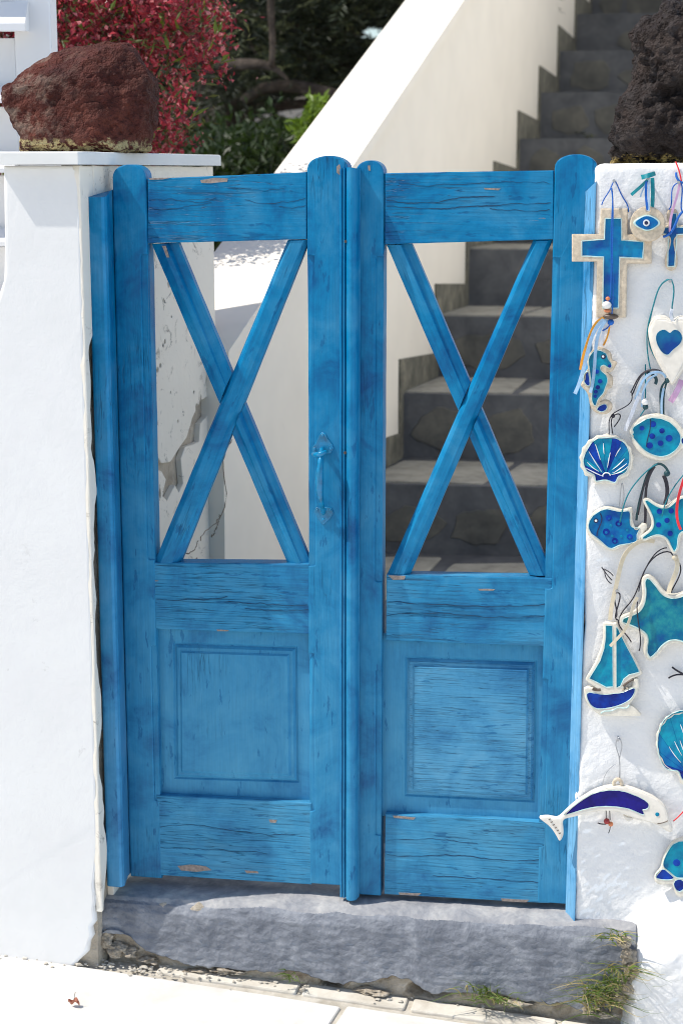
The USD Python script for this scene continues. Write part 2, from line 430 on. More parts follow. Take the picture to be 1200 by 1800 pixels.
def rubble(name, cols, scale=22, bump=0.9, relief=0.012, rough=0.9):
    n = {'pos': ('texture_coordinate', {}), 'n1': N(scale, 7, 0.68, 0.3), 'v': ('voronoi_texture', {'scale': scale * 2.2}), 'n2': N(scale * 7, 5, 0.65),
         'r': ('rgb_ramp', {'ramp': [(0.28 + 0.44 * i / (len(cols) - 1), c) for i, c in enumerate(cols)]}),
         'a': ('math', {'math_type': 'multiply_add', 'value2': 0.35}), 'b': ('bump', {'strength': bump, 'distance': relief}),
         'p': ('principled_bsdf', {'roughness': rough, 'specular_ior_level': 0.25})}
    l = [('pos.object', 'n1.vector'), ('pos.object', 'v.vector'), ('pos.object', 'n2.vector'), ('n1.fac', 'r.fac'), ('r.color', 'p.base_color'),
         ('n2.fac', 'a.value1'), ('n1.fac', 'a.value3'), ('a.value', 'b.height'), ('b.normal', 'p.normal')]
    mat(name, n, l)

rubble('concrete_core', [(0.32, 0.275, 0.215), (0.49, 0.43, 0.345), (0.63, 0.57, 0.475)])
rubble('mortar', [(0.20, 0.15, 0.10), (0.42, 0.36, 0.28), (0.60, 0.54, 0.46)], 26)
rubble('mortar_bed', [(0.34, 0.30, 0.24), (0.50, 0.46, 0.39), (0.64, 0.60, 0.53)], 18, 0.6, 0.006)
rubble('grey_paint', [(0.11, 0.12, 0.142), (0.195, 0.208, 0.235), (0.33, 0.342, 0.37)], 14, 0.8, 0.009, 0.6)
rubble('threshold_top', [(0.12, 0.135, 0.165), (0.30, 0.30, 0.31), (0.52, 0.50, 0.47)], 11, 0.5, 0.005)  # worn top edge, its sunlit paleness also put into the colour
rubble('paving', [(0.56, 0.52, 0.46), (0.68, 0.65, 0.60), (0.75, 0.73, 0.69)], 5, 0.25, 0.003)
rubble('paving_dirty', [(0.42, 0.37, 0.30), (0.62, 0.58, 0.50), (0.74, 0.71, 0.65)], 9, 0.35, 0.004)
rubble('street', [(0.60, 0.57, 0.52), (0.68, 0.66, 0.62), (0.74, 0.72, 0.68)], 3, 0.2, 0.003)
rubble('step_paint', [(0.075, 0.078, 0.084), (0.115, 0.118, 0.124), (0.165, 0.167, 0.168)], 9, 0.5, 0.006, 0.65)
rubble('step_stone', [(0.080, 0.080, 0.074), (0.130, 0.127, 0.112), (0.20, 0.188, 0.155)], 9, 0.6, 0.006, 0.75)
rubble('tread_stone', [(0.22, 0.21, 0.18), (0.36, 0.34, 0.285), (0.47, 0.44, 0.375)], 12, 0.5, 0.005, 0.75)
rubble('skirting', [(0.08, 0.08, 0.068), (0.15, 0.146, 0.118), (0.28, 0.26, 0.20)], 14, 0.4, 0.004)
simple('crack_dirt', (0.20, 0.15, 0.10), 0.9)
simple('bare_wood', (0.27, 0.22, 0.19), 0.85, 0.35, 160)
simple('crack_dark', (0.008, 0.05, 0.11), 0.9)
rubble('soil', [(0.03, 0.022, 0.015), (0.06, 0.045, 0.03), (0.10, 0.08, 0.05)], 8)
rubble('bark', [(0.025, 0.019, 0.014), (0.06, 0.046, 0.036), (0.12, 0.095, 0.075)], 16, 1.0, 0.02)
rubble('house_wall', [(0.52, 0.43, 0.33), (0.60, 0.50, 0.39), (0.66, 0.56, 0.45)], 3, 0.2)

def lava(name, lo, mid, hi, crust, foot, foot_h, side):
    # crust: pale patches, denser towards the left; foot: old mortar and lichen along the base
    n = {'pos': ('texture_coordinate', {}), 'n1': N(9, 7, 0.7), 'n2': N(70, 6, 0.7), 'v': ('voronoi_texture', {'scale': 85.0}), 'v2': ('voronoi_texture', {'scale': 230.0}), 'n3': N(26, 5, 0.7), 'sep': ('separate_xyz', {}),
         'geo': ('geometry', {}),
         'r': ('rgb_ramp', {'ramp': [(0.3, lo), (0.5, mid), (0.72, hi)]}),
         'ck': ('map_range', {'from_min': 0.47, 'from_max': 0.60, 'to_min': 0.0, 'to_max': 0.75, 'clamp': True}), 'c1': ('mix', {'color2': crust}),
         'fz': ('math', {'math_type': 'multiply_add', 'value2': 0.05}), 'cs': ('map_range', {'from_min': side + 0.12, 'from_max': side - 0.04, 'to_min': 0.05, 'to_max': 1.0, 'clamp': True}), 'cx': ('math', {'math_type': 'multiply'}),
         'ft': ('map_range', {'from_min': foot_h + 0.056, 'from_max': foot_h + 0.048, 'to_min': 0.0, 'to_max': 1.0, 'clamp': True}), 'fm': ('map_range', {'from_min': 0.46, 'from_max': 0.52, 'to_min': 0.0, 'to_max': 1.0, 'clamp': True}),
         'fx': ('math', {'math_type': 'multiply'}), 'c2': ('mix', {'color2': foot}),
         'a': ('math', {'math_type': 'multiply_add', 'value2': 0.5}), 'a2': ('math', {'math_type': 'multiply_add', 'value2': 0.35}), 'b': ('bump', {'strength': 1.0, 'distance': 0.012}),
         'p': ('principled_bsdf', {'roughness': 0.7, 'specular_ior_level': 0.18})}
    l = [('pos.object', k + '.vector') for k in ('n1', 'n2', 'v', 'v2', 'n3')] + [('pos.object', 'sep.vector'),
         ('n1.fac', 'r.fac'), ('n3.fac', 'ck.value'), ('r.color', 'c1.color1'), ('sep.x', 'cs.value'), ('ck.result', 'cx.value1'), ('cs.result', 'cx.value2'), ('cx.value', 'c1.fac'),
         ('n3.fac', 'fz.value1'), ('sep.z', 'fz.value3'), ('fz.value', 'ft.value'), ('n2.fac', 'fm.value'), ('ft.result', 'fx.value1'), ('fm.result', 'fx.value2'),
         ('c1.color', 'c2.color1'), ('fx.value', 'c2.fac'), ('c2.color', 'p.base_color'),
         ('v.distance', 'a.value1'), ('n2.fac', 'a.value3'), ('v2.distance', 'a2.value1'), ('a.value', 'a2.value3'), ('a2.value', 'b.height'), ('b.normal', 'p.normal')]
    mat(name, n, l)
lava('lava_red', (0.030, 0.009, 0.007), (0.085, 0.022, 0.016), (0.18, 0.052, 0.033), (0.30, 0.22, 0.17), (0.50, 0.40, 0.20), 0.0, -0.10)
lava('lava_black', (0.006, 0.0045, 0.004), (0.026, 0.018, 0.0155), (0.075, 0.055, 0.047), (0.06, 0.05, 0.047), (0.50, 0.36, 0.12), -0.01, 0.06)

def glaze(name, dark, light, scale=28, rough=0.10, deep=None):
    r = [(0.36, dark), (0.62, light)] if deep is None else [(0.25, deep), (0.45, dark), (0.75, light)]
    mat(name, {'pos': ('texture_coordinate', {}), 'n': N(scale, 5, 0.6), 'n2': N(scale * 14, 3), 'r': ('rgb_ramp', {'ramp': r}), 'b': ('bump', {'strength': 0.12, 'distance': 0.001}),
               'p': ('principled_bsdf', {'roughness': rough, 'specular_ior_level': 0.22})},
        [('pos.object', 'n.vector'), ('pos.object', 'n2.vector'), ('n.fac', 'r.fac'), ('r.color', 'p.base_color'), ('n2.fac', 'b.height'), ('b.normal', 'p.normal')])
glaze('glaze_turquoise', (0.0, 0.13, 0.29), (0.0, 0.30, 0.42), 34)
glaze('glaze_azure', (0.0, 0.06, 0.30), (0.0, 0.22, 0.42), 20)
glaze('glaze_cobalt', (0.0, 0.010, 0.16), (0.0, 0.055, 0.40))
glaze('glaze_violet', (0.006, 0.003, 0.11), (0.012, 0.008, 0.22))
glaze('glaze_mottled', (0.0, 0.14, 0.25), (0.03, 0.33, 0.30), 30, 0.10, (0.0, 0.05, 0.24))
simple('glaze_rim', (0.50, 0.66, 0.62), 0.25, 0.18, 90, coat=0.4)
simple('clay', (0.60, 0.50, 0.37), 0.75, 0.20, 130, 0.5, 420, dist=0.0012)
simple('clay_pale', (0.72, 0.67, 0.56), 0.6, 0.12, 110, 0.4, 380, dist=0.001)
simple('clay_white', (0.76, 0.71, 0.62), 0.55, 0.08, 60, 0.3, 200, dist=0.001)
simple('white_glaze', (0.78, 0.80, 0.80), 0.2, 0.05)
simple('dark_glaze', (0.006, 0.010, 0.06), 0.15, 0.2)
simple('cord_blue', (0.0, 0.10, 0.42), 0.6, 0.2, 300)
simple('cord_teal', (0.0, 0.16, 0.20), 0.6, 0.2, 300)
simple('cord_black', (0.02, 0.017, 0.025), 0.6, 0.2, 300)
simple('cord_dark_teal', (0.005, 0.045, 0.055), 0.5, 0.2, 300)
simple('ribbon_teal', (0.0, 0.25, 0.30), 0.4, 0.2, 200, transl=0.2)
simple('ribbon_sky', (0.42, 0.62, 0.80), 0.4, 0.1, 200, transl=0.3)
simple('ribbon_white', (0.76, 0.78, 0.82), 0.4, 0.05, 200, transl=0.3)
simple('ribbon_cream', (0.74, 0.66, 0.50), 0.5, 0.08, 200, transl=0.3)
simple('ribbon_pink', (0.72, 0.46, 0.66), 0.4, 0.08, 200, transl=0.3)
simple('ribbon_orange', (0.80, 0.36, 0.03), 0.4, 0.08, 200, transl=0.2)
simple('cord_red', (0.70, 0.02, 0.03), 0.5, 0.1, 200)
simple('bead_orange', (0.62, 0.20, 0.08), 0.4, 0.1)
simple('bead_red', (0.34, 0.03, 0.03), 0.35, 0.1)
simple('bead_white', (0.74, 0.72, 0.68), 0.4, 0.05)
simple('bead_brown', (0.10, 0.07, 0.05), 0.45, 0.3, 200)
mat('steel', {'p': ('principled_bsdf', {'base_color': (0.42, 0.43, 0.45), 'metallic': 1.0, 'roughness': 0.35})}, [])
simple('leaf_red', (0.46, 0.05, 0.07), 0.28, 0.5, 14, transl=0.3)
simple('pod_sunlit', (0.70, 0.24, 0.24), 0.28, 0.3, 14, transl=0.3)  # pinkish sun glints on the shrub, painted in as paler pods
simple('leaf_red_dark', (0.20, 0.025, 0.035), 0.35, 0.5, 14, transl=0.3)
simple('leaf_green', (0.16, 0.22, 0.02), 0.4, 0.4, 9, transl=0.35)
simple('leaf_olive', (0.10, 0.11, 0.025), 0.5, 0.5, 9, transl=0.25)
simple('needle', (0.014, 0.022, 0.006), 0.5, 0.6, 3, transl=0.15)
simple('needle_light', (0.17, 0.19, 0.085), 0.5, 0.5, 3, transl=0.3)
simple('hedge_leaf', (0.022, 0.042, 0.006), 0.5, 0.5, 6, transl=0.3)
simple('lime_leaf', (0.13, 0.21, 0.015), 0.5, 0.3, 6, transl=0.4)
simple('twig', (0.06, 0.04, 0.03), 0.8)
simple('grass', (0.12, 0.18, 0.03), 0.5, 0.5, 40, transl=0.3)
simple('grass_dry', (0.42, 0.34, 0.15), 0.6, 0.3, 40, transl=0.3)
simple('dry_leaf', (0.42, 0.16, 0.10), 0.6, 0.3, 60, transl=0.2)

# ================================================================== ground, street, paving
GSL = -0.046
def gz(x, y=0.0):
    """Height of the sloping street at a point of the gate's frame."""
    return -0.026 + GSL * x
def ground_hit(px, py, lift=0.0):
    q = np.array([0.0, 3.0, 0.0])
    nrm = np.array([0, 0, 1.0]) - U * GSL
    P = G0 + np.array([0, 0, gz(0) + lift])
    return world_to_gate(hit(px, py, P, nrm))[0]

g = np.array([[-60, -60], [60, -60], [60, 80], [-60, 80]], float)
gv = np.column_stack([g, [-0.12] * 4])
single('ground', trimesh.Trimesh(gv, [[0, 1, 2], [0, 2, 3]], process=False), 'street', frame='world', kind='structure', origin=np.array([0, 0, -0.12]))
xs_, ys_ = np.linspace(-6, 6, 61), np.linspace(-9, 0.3, 48)
X, Y = np.meshgrid(xs_, ys_, indexing='ij')
V = np.stack([X, Y, gz(X) - 0.007 + 0.004 * (meshkit.fbm(np.stack([X * 7, Y * 7, X * 0], -1), 3, 4) - 0.5)], -1)
single('street_bed', grid_mesh(V), 'mortar_bed', frame='gate', kind='structure', origin=np.array([0, 0, 0]))

pav = thing('pavement', None, None, (0, 0, 0), 'gate', kind='structure')
a0, a1 = ground_hit(280, 1717)[:2], ground_hit(800, 1795)[:2]
jd = (a1 - a0) / np.linalg.norm(a1 - a0)            # direction of the long joint
jn = np.array([-jd[1], jd[0]])                       # towards the wall
def tile(s0, s1, t0, t1, seed, skew=0.0, mt='paving'):
    g2 = 0.006
    c = [(s0 + g2, t0 + g2), (s1 - g2, t0 + g2), (s1 - g2 + skew, t1 - g2), (s0 + g2 + skew, t1 - g2)]
    P = Polygon([a0 + jd * s + jn * t for s, t in c]).buffer(-0.006).buffer(0.006)
    P = wobble(P, 0.03, 0.0025, seed)
    m = board(P, 0.0, 0.03, 0.004, wob=0)
    v = np.array(m.vertices)
    x, d, y = v[:, 0], v[:, 1], v[:, 2]
    tilt = (R.random() - 0.5) * 0.006
    m.vertices = np.stack([x, y, gz(x) - d + R.uniform(-0.0015, 0.0015) + tilt * (x - x.mean())], 1)
    part('tile', m, mt, pav, smooth=40)
s = -0.02
for k, w in enumerate([0.31, 0.225, 0.30, 0.27, 0.3]):          # narrow border row along the threshold
    tile(s, s + w, 0.012, 0.075, 40 + k, 0.0, 'paving_dirty'); s += w
s = -1.9
for k, w in enumerate([0.62, 0.66, 0.98, 0.52, 0.60, 0.7]):
    tile(s, s + w, -0.42, 0.0, 60 + k, 0.03); s += w
for row in range(1, 7):
    s = -2.3 + (row % 2) * 0.31
    for k in range(7):
        w = R.uniform(0.52, 0.72)
        tile(s, s + w, -0.42 - row * 0.45, 0.0 - row * 0.45 + 0.02, 100 + row * 10 + k); s += w

# ================================================================== left gate pillar
CX = -0.4837
DIRP = np.array([math.sin(math.radians(16.4)), math.cos(math.radians(16.4)), 0])      # direction of the passage in the world
pa = math.radians(6.4)                                                               # the same in the gate's frame
pd2, pn2 = np.array([math.sin(pa), math.cos(pa)]), np.array([math.cos(pa), -math.sin(pa)])
RL = 0.712
PZ = 1.63
pil = thing('gate_pillar', 'white plastered pillar with flat cap left of the blue gate', 'pillar', (CX - 0.08, 0.0, gz(-0.5)))
def prism(plan, z0, z1):
    """Closed prism over a plan outline in (x, depth)."""
    m = trimesh.creation.extrude_polygon(Polygon(plan), z1 - z0, engine='earcut')
    m.vertices = np.array(m.vertices) + [0, 0, z0]
    return m
c0 = np.array([CX, -0.1])
ins = 0.013
core_plan = [c0 + [-0.155, 0.012], c0 + [-ins, 0.012], c0 + pd2 * (RL - ins) - pn2 * ins, c0 + pd2 * (RL - ins) - pn2 * 0.10, c0 + pd2 * 0.30 - pn2 * 0.15, c0 + [-0.155, 0.3]]
core = prism(core_plan, -0.12, PZ - 0.004)
for _ in range(5):
    core = core.subdivide() if len(core.faces) < 20000 else core
core = displace(core, lambda v: 0.010 * (meshkit.fbm(v * 35, 4, 3) - 0.55))
part('core', core, 'concrete_core', pil)
# front plaster: pillar flaring into the low wall that runs on to the left
zl = 1.335
cove = [(-0.640, zl + 0.13), (-0.646, zl + 0.075), (-0.662, zl + 0.035), (-0.69, zl + 0.010), (-0.74, zl)]
zb = gz(-0.5) - 0.02
jag = [(-0.515, 0.030), (-0.511, 0.052), (-0.503, 0.066), (-0.506, 0.085), (-0.497, 0.098), (-0.499, 0.13), (-0.494, 0.15), (-0.4985, 0.18), (-0.492, 0.205)]
front = Polygon([(-2.2, zl), (-2.2, -0.1), (-1.0, -0.1), (-0.56, zb), (-0.535, 0.01)] + jag + [(CX - 0.002, 0.27), (CX, PZ)] + [(-0.637, PZ)] + cove)
m = board(front, -0.1, 0.013, 0.009, wob=0.0012, seed=2, segs=4)
part('front_plaster', m, 'plaster_smooth', pil, smooth=40)
lowback = prism([(-2.2, -0.088), (-0.64, -0.088), (-0.64, 0.2), (-0.68, 0.2), (-0.68, 0.75), (-2.2, 0.75)], -0.12, zl - 0.003)
part('low_wall', lowback, 'plaster_smooth', pil)
# reveal plaster with broken edges, in its own plane: s along the passage, z up
def reveal(P, off, thick, seed, bevel=0.003):
    m = board(P, 0.0, thick, bevel, wob=0.0022, seed=seed)
    v = np.array(m.vertices)
    q = c0[None] + np.outer(v[:, 0], pd2) + np.outer(off - v[:, 1], pn2)
    m.vertices = np.column_stack([q, v[:, 2]])
    return m
def rz(px, py):
    """(s, z) on the pillar's reveal under a pixel."""
    P = gate_to_world(np.array([[c0[0], c0[1], 0]]))[0]
    q = world_to_gate(hit(px, py, P, U * math.cos(pa) - E * math.sin(pa)))[0]
    return float((q[:2] - c0) @ pd2), float(q[2])
lf = [(0.0, PZ), (0.0, 0.2), (0.004, 0.12)]
edge = []
zz = 0.12
er = random.Random(5)
while zz < 1.30:
    d = meshkit.fbm(np.array([zz * 9, 1.7, 0.3]), 4, 8)
    base = 0.027 if zz > 0.9 else 0.021
    edge.append((max(0.010, base + (d - 0.56) * 0.085), zz)); zz += er.uniform(0.007, 0.02)
strip = Polygon(lf + edge + [(0.06, 1.33), (0.06, PZ)])
m = reveal(strip, 0.0, ins, 4)
part('reveal_plaster', m, 'plaster_old', pil, smooth=40)
rest = sbox(0.06, 0.1, RL, PZ)
rest = rest.difference(Polygon([rz(*p) for p in [(262, 800), (276, 826), (284, 828), (292, 842), (286, 872), (294, 880), (308, 852), (314, 866), (322, 850), (318, 806), (326, 786), (350, 776), (352, 745), (372, 720), (374, 690), (352, 705), (338, 735), (328, 770), (312, 792), (300, 812), (284, 815), (270, 790)]]).buffer(0))
for px, py, r in [(290, 600, 4), (287, 606, 3), (346, 715, 6), (341, 690, 3), (352, 712, 4), (300, 690, 2.5), (313, 740, 3), (290, 530, 2.5), (302, 556, 2), (330, 575, 2.5), (282, 642, 4), (277, 650, 5)]:
    s0, z0 = rz(px, py)
    rest = rest.difference(wobble(Point(s0, z0).buffer(r * 0.0013).buffer(0), 0.003, 0.002, int(px)))
m = reveal(rest, 0.0, ins, 6, 0.002)
part('reveal_plaster', m, 'plaster_old', pil, smooth=40)
capo = [c0 + [-0.165, -0.022], c0 + [0.004, -0.022], c0 + [0.011, -0.010], c0 + pd2 * (RL + 0.02) + pn2 * 0.012, c0 + pd2 * (RL + 0.02) - pn2 * 0.12, c0 + pd2 * 0.32 - pn2 * 0.17, c0 + [-0.165, 0.32]]
cp = wobble(Polygon(capo), 0.02, 0.001, 9)
m = board(cp, 0.0, 0.024, 0.004, wob=0)
v = np.array(m.vertices); m.vertices = np.stack([v[:, 0], v[:, 2], PZ + 0.026 - v[:, 1]], 1)
part('cap', m, 'plaster_cap', pil, smooth=40)

# ================================================================== right pillar wall that carries the ornaments
WY = -0.030
WANG = 2.6                                                                           # the wall turns away a little to the right
XW = 0.476
rw = thing('ornament_wall', 'white lumpy plastered wall pillar hung with blue ceramic ornaments', 'wall', (XW + 0.4, 0.1, gz(0.8)))
m = rbox((XW, WY, -0.16), (1.05, 0.33, 1.632), 0.011, (0.0042, 0.05, 0.0042))
def wall_relief(v):
    big = meshkit.fbm(v * [6.5, 6.5, 5.0] + 2.2, 3, 21) - 0.5
    med = meshkit.fbm(v * [42, 42, 30] + 7.7, 4, 33) - 0.5
    rough = np.clip((0.55 - v[:, 2]) / 0.35, 0, 1) * 0.75 + 0.25 * (np.abs(v[:, 0] - XW) < 0.05)
    fine = np.abs(meshkit.fbm(v * [95, 95, 80] + 1.1, 3, 35) - 0.5)
    return 0.016 * big + (0.0050 * med - 0.0045 * fine) * (0.30 + rough)
m = displace(m, wall_relief)
v = np.array(m.vertices)
fl = np.clip((0.20 + 0.62 * (v[:, 0] - 0.60) - v[:, 2]) / 0.14, 0, 1) * np.clip((v[:, 0] - 0.548 - 0.02 * meshkit.fbm(v * 40, 3, 2)) / 0.045, 0, 1)
v[:, 1] += np.clip(v[:, 0] - XW, 0, None) * math.tan(math.radians(WANG))
v[:, 1] -= np.where(v[:, 1] < 0.1, 0.068 * fl * fl * (3 - 2 * fl), 0)
m.vertices = v
part('plaster', m, 'plaster_lumpy', rw, smooth=60)

# ================================================================== threshold
thr = thing('threshold', 'grey painted stone threshold with crumbling lower edge below the gate', 'threshold', (0.03, 0, gz(0)))
def zt(x):
    return 0.147 + 0.016 * x
xs = np.linspace(-0.50, 0.600, 430)
prof = [(0.30, 0.0, 0), (0.15, 0.0, 0), (0.06, 0.0, 0), (0.0, -0.001, 0)] + [(-0.012 - 0.004 * k, -0.002 - 0.0012 * k, 0) for k in range(8)]
T = np.linspace(0, 1, 96)
V = np.zeros((len(xs), len(T) + 3, 3))
for i, x in enumerate(xs):
    z_top = zt(x) + 0.004 * (meshkit.fbm(np.array([x * 14, 0.2, 0.4]), 3, 3) - 0.5)
    low = gz(x) + 0.012 + 0.085 * max(0, meshkit.fbm(np.array([x * 7.5, 3.3, 0.7]), 5, 12) - 0.47) + 0.012 * (meshkit.fbm(np.array([x * 60, 1.3, 0.7]), 3, 17) - 0.5)
    low += 0.055 * math.exp(-((x + 0.47) / 0.055) ** 2) + 0.020 * math.exp(-((x - 0.38) / 0.10) ** 2) + 0.03 * math.exp(-((x - 0.13) / 0.05) ** 2) + 0.16 * math.exp(-((x - 0.625) / 0.045) ** 2) * (0.7 + 0.6 * meshkit.fbm(np.array([x * 120, 4.3, 0.7]), 3, 19))
    yf = -0.062 + 0.008 * (meshkit.fbm(np.array([x * 4, 8.3, 0.7]), 3, 5) - 0.5)
    pts = [(0.30, z_top), (0.10, z_top), (0.0, z_top - 0.001), (yf + 0.045, z_top - 0.003), (yf + 0.022, z_top - 0.007), (yf + 0.008, z_top - 0.017), (yf, z_top - 0.033), (yf - 0.004, z_top - 0.08), (yf - 0.008, low)]
    pts = np.array(pts)
    s = np.r_[0, np.cumsum(np.linalg.norm(np.diff(pts, axis=0), axis=1))]
    ss = np.concatenate([np.linspace(0, s[3], 14)[:-1], np.linspace(s[3], s[-1], len(T) - 13)])
    V[i, :len(T), 0] = x
    V[i, :len(T), 1] = np.interp(ss, s, pts[:, 0]); V[i, :len(T), 2] = np.interp(ss, s, pts[:, 1])
    for k in range(3):
        V[i, len(T) + k] = (x, yf - 0.008 + 0.012 * (k + 1), low + 0.002 * k)
m = grid_mesh(V, flip=False)
m = displace(m, lambda v: np.where(v[:, 1] > 0.02, 0.3, 1.0) * (0.006 * (meshkit.fbm(v * 16, 4, 41) - 0.5) + 0.0048 * (meshkit.fbm(v * [60, 60, 95], 4, 42) - 0.5) - 0.006 * np.clip(0.10 - np.abs(meshkit.fbm(v * [34, 34, 60], 4, 43) - 0.5), 0, 1) * 6 * 0.2))
n_ = meshkit.arrays(m, True)[2]
if n_[:, 1].mean() > 0:
    m.invert()
fz_ = np.array(m.triangles_center)
topf = fz_[:, 2] > (zt(fz_[:, 0]) - 0.013 + 0.008 * (meshkit.fbm(fz_ * 22, 3, 9) - 0.5))
mt, mf = m.submesh([np.nonzero(topf)[0]], append=True, repair=False), m.submesh([np.nonzero(~topf)[0]], append=True, repair=False)
part('worn_sunlit_top', mt, 'threshold_top', thr, smooth=60, label='worn top edge of the threshold with sunlight painted in')
part('painted_face', mf, 'grey_paint', thr, smooth=60)
cb = rbox((-0.49, -0.054, -0.12), (0.605, 0.28, zt(-0.5) - 0.012), 0.01, (0.006, 0.05, 0.006))
hole1, hole2 = gp(582, 1728, -0.06), gp(755, 1742, -0.06)
def core_rel(v):
    d = 0.020 * (meshkit.fbm(v * 24, 4, 51) - 0.52) + 0.006 * (meshkit.fbm(v * 90, 3, 52) - 0.5)
    for (hx, hz), rx, rzv, dep in ((hole1, 0.022, 0.020, 0.07), (hole2, 0.045, 0.014, 0.05)):
        q = ((v[:, 0] - hx) / rx) ** 2 + ((v[:, 2] - hz) / rzv) ** 2
        d -= dep * np.clip(1.25 - q, 0, 1) * (v[:, 1] < 0)
    return d
cb = displace(cb, core_rel)
part('rubble_core', cb, 'mortar', thr, smooth=50)

# crumbled mortar lumps lying along the foot of the wall
ORD = ['first', 'second', 'third', 'fourth', 'fifth', 'sixth', 'seventh', 'eighth', 'ninth', 'tenth']
def lumps(where, group, specs, dep=-0.060):
    for k, (px, py, sx, sz, seed) in enumerate(sorted(specs)):
        q = gq(px, py, dep)
        m = hull_stone(q, (sx, 0.012 + 0.2 * sx, sz), seed, 0.7, 4)
        m = displace(m, lambda v: 0.009 * (meshkit.fbm(v * 60, 4, seed) - 0.5) + 0.004 * (meshkit.fbm(v * 190, 2, seed) - 0.5))
        single('mortar_lump', m, 'mortar', f'mortar lump {where}, {ORD[k]} from left', 'rubble', group=group, smooth=60)
lumps('at the corner of the left pillar and the threshold', 'crumbled mortar by the left pillar', [(205, 1668, .026, .016, 1), (186, 1648, .016, .022, 2), (232, 1674, .022, .010, 3), (262, 1688, .020, .007, 4), (165, 1664, .014, .009, 6)])
lumps('stuck under the front edge of the grey threshold', 'crumbled mortar under the threshold', [(345, 1708, .034, .006, 7), (400, 1706, .038, .006, 8), (655, 1742, .036, .006, 12), (905, 1760, .040, .008, 19)])
lumps('in the grass at the right end of the threshold', 'crumbled mortar at the right end of the threshold', [(1098, 1655, .014, .016, 14), (1104, 1680, .016, .020, 15), (1112, 1712, .013, .024, 16), (1100, 1735, .018, .014, 17), (1085, 1752, .022, .012, 21), (1050, 1780, .03, .008, 22)], -0.078)

# ================================================================== stairs beyond the gate
K = 7.0 / 6.0
SY1, ST, SZ1, SX1, SDX, RISE = 4.2976 * K, 0.4021 * K, H_EYE - (H_EYE - 0.8347) * K, 0.0468 * K, 0.1182 * K, 0.18 * K
SD = np.array([SDX, ST, 0]) / math.hypot(SDX, ST)
SN = np.array([SD[1], -SD[0], 0])
SP = np.array([SX1, SY1, SZ1])
sw = thing('stair_wall', 'tall white parapet wall climbing beside the stone steps', 'wall', (SX1 - 0.2, SY1, 0.0), 'world')
q1, q2, q4 = (hit(*p, SP, SN) for p in ((800, 10), (621, 276), (395, 610)))
ed = (q1 - q4) / np.linalg.norm(q1 - q4)
cn = np.cross(ed, SN); cn = cn if cn[2] > 0 else -cn
w1 = hit(501, 301, q1, cn)
CAPW = abs((w1 - q1) @ SN)
CAPW = max(0.2, CAPW)
lo, hi = q4 - ed * 0.02, q1 + ed * 4.5
def wall_solid(n0, n1, pts):
    """Prism of a polygon in the (along, z) plane of the stair wall between two offsets to the right."""
    P = Polygon(pts)
    m = trimesh.creation.extrude_polygon(P, n1 - n0, engine='earcut')
    v = np.array(m.vertices)
    m.vertices = SP + np.outer(v[:, 0], SD) + np.outer(v[:, 2] + n0, SN) + np.outer(v[:, 1] - SZ1, [0, 0, 1])
    m.invert() if m.volume < 0 else None
    return m
def sz_(q):
    return float((q - SP) @ SD), float(q[2])
(s_lo, z_lo), (s_hi, z_hi) = sz_(lo), sz_(hi)
slope = (z_hi - z_lo) / (s_hi - s_lo)
cp_t = 0.035
body = wall_solid(-CAPW + 0.012, 0, [(s_lo, -0.1), (s_hi, -0.1), (s_hi, z_hi - cp_t - 0.002), (s_lo, z_lo - cp_t - 0.002)])
body = body.subdivide().subdivide().subdivide().subdivide()
part('wall_face', displace(body, lambda v: 0.004 * (meshkit.fbm(v * 6, 3, 71) - 0.5)), 'plaster_cream', sw, smooth=30)
capm = wall_solid(-CAPW, 0.016, [(s_lo, z_lo - cp_t), (s_hi, z_hi - cp_t), (s_hi, z_hi), (s_lo, z_lo)])
part('sloping_cap', capm, 'plaster_cream', sw)
def on_wall(px, py, out=0.0008):
    return hit(px, py, SP + SN * out, SN)
for pts in ([(424, 708), (421, 735), (414, 760), (398, 792), (394, 830), (396, 870), (388, 905), (368, 930), (350, 950)], [(350, 950), (335, 972), (318, 970), (300, 966)], [(430, 690), (427, 675), (424, 660)], [(388, 905), (380, 925), (372, 945)]):
    q = [on_wall(px + R.uniform(-2, 2), py) for px, py in pts]
    part('crack', tube(spline(q, 40) + NR.normal(size=(40, 3)) * 0.0012, 0.0011, 4, 40, curve=False), 'crack_dirt', sw)
for k in range(0, 11):
    s0 = k * math.hypot(SDX, ST)
    s1 = s0 + math.hypot(SDX, ST)
    zk = SZ1 + k * RISE
    P = [(s0 - 0.035, zk - RISE - 0.05), (s1 - 0.035, zk - RISE - 0.05), (s1 - 0.035, zk + 0.085), (s0 - 0.035, zk + 0.115)]
    part('skirting', wall_solid(-0.01, 0.007 + 0.0004 * (k % 3), P), 'skirting', sw)

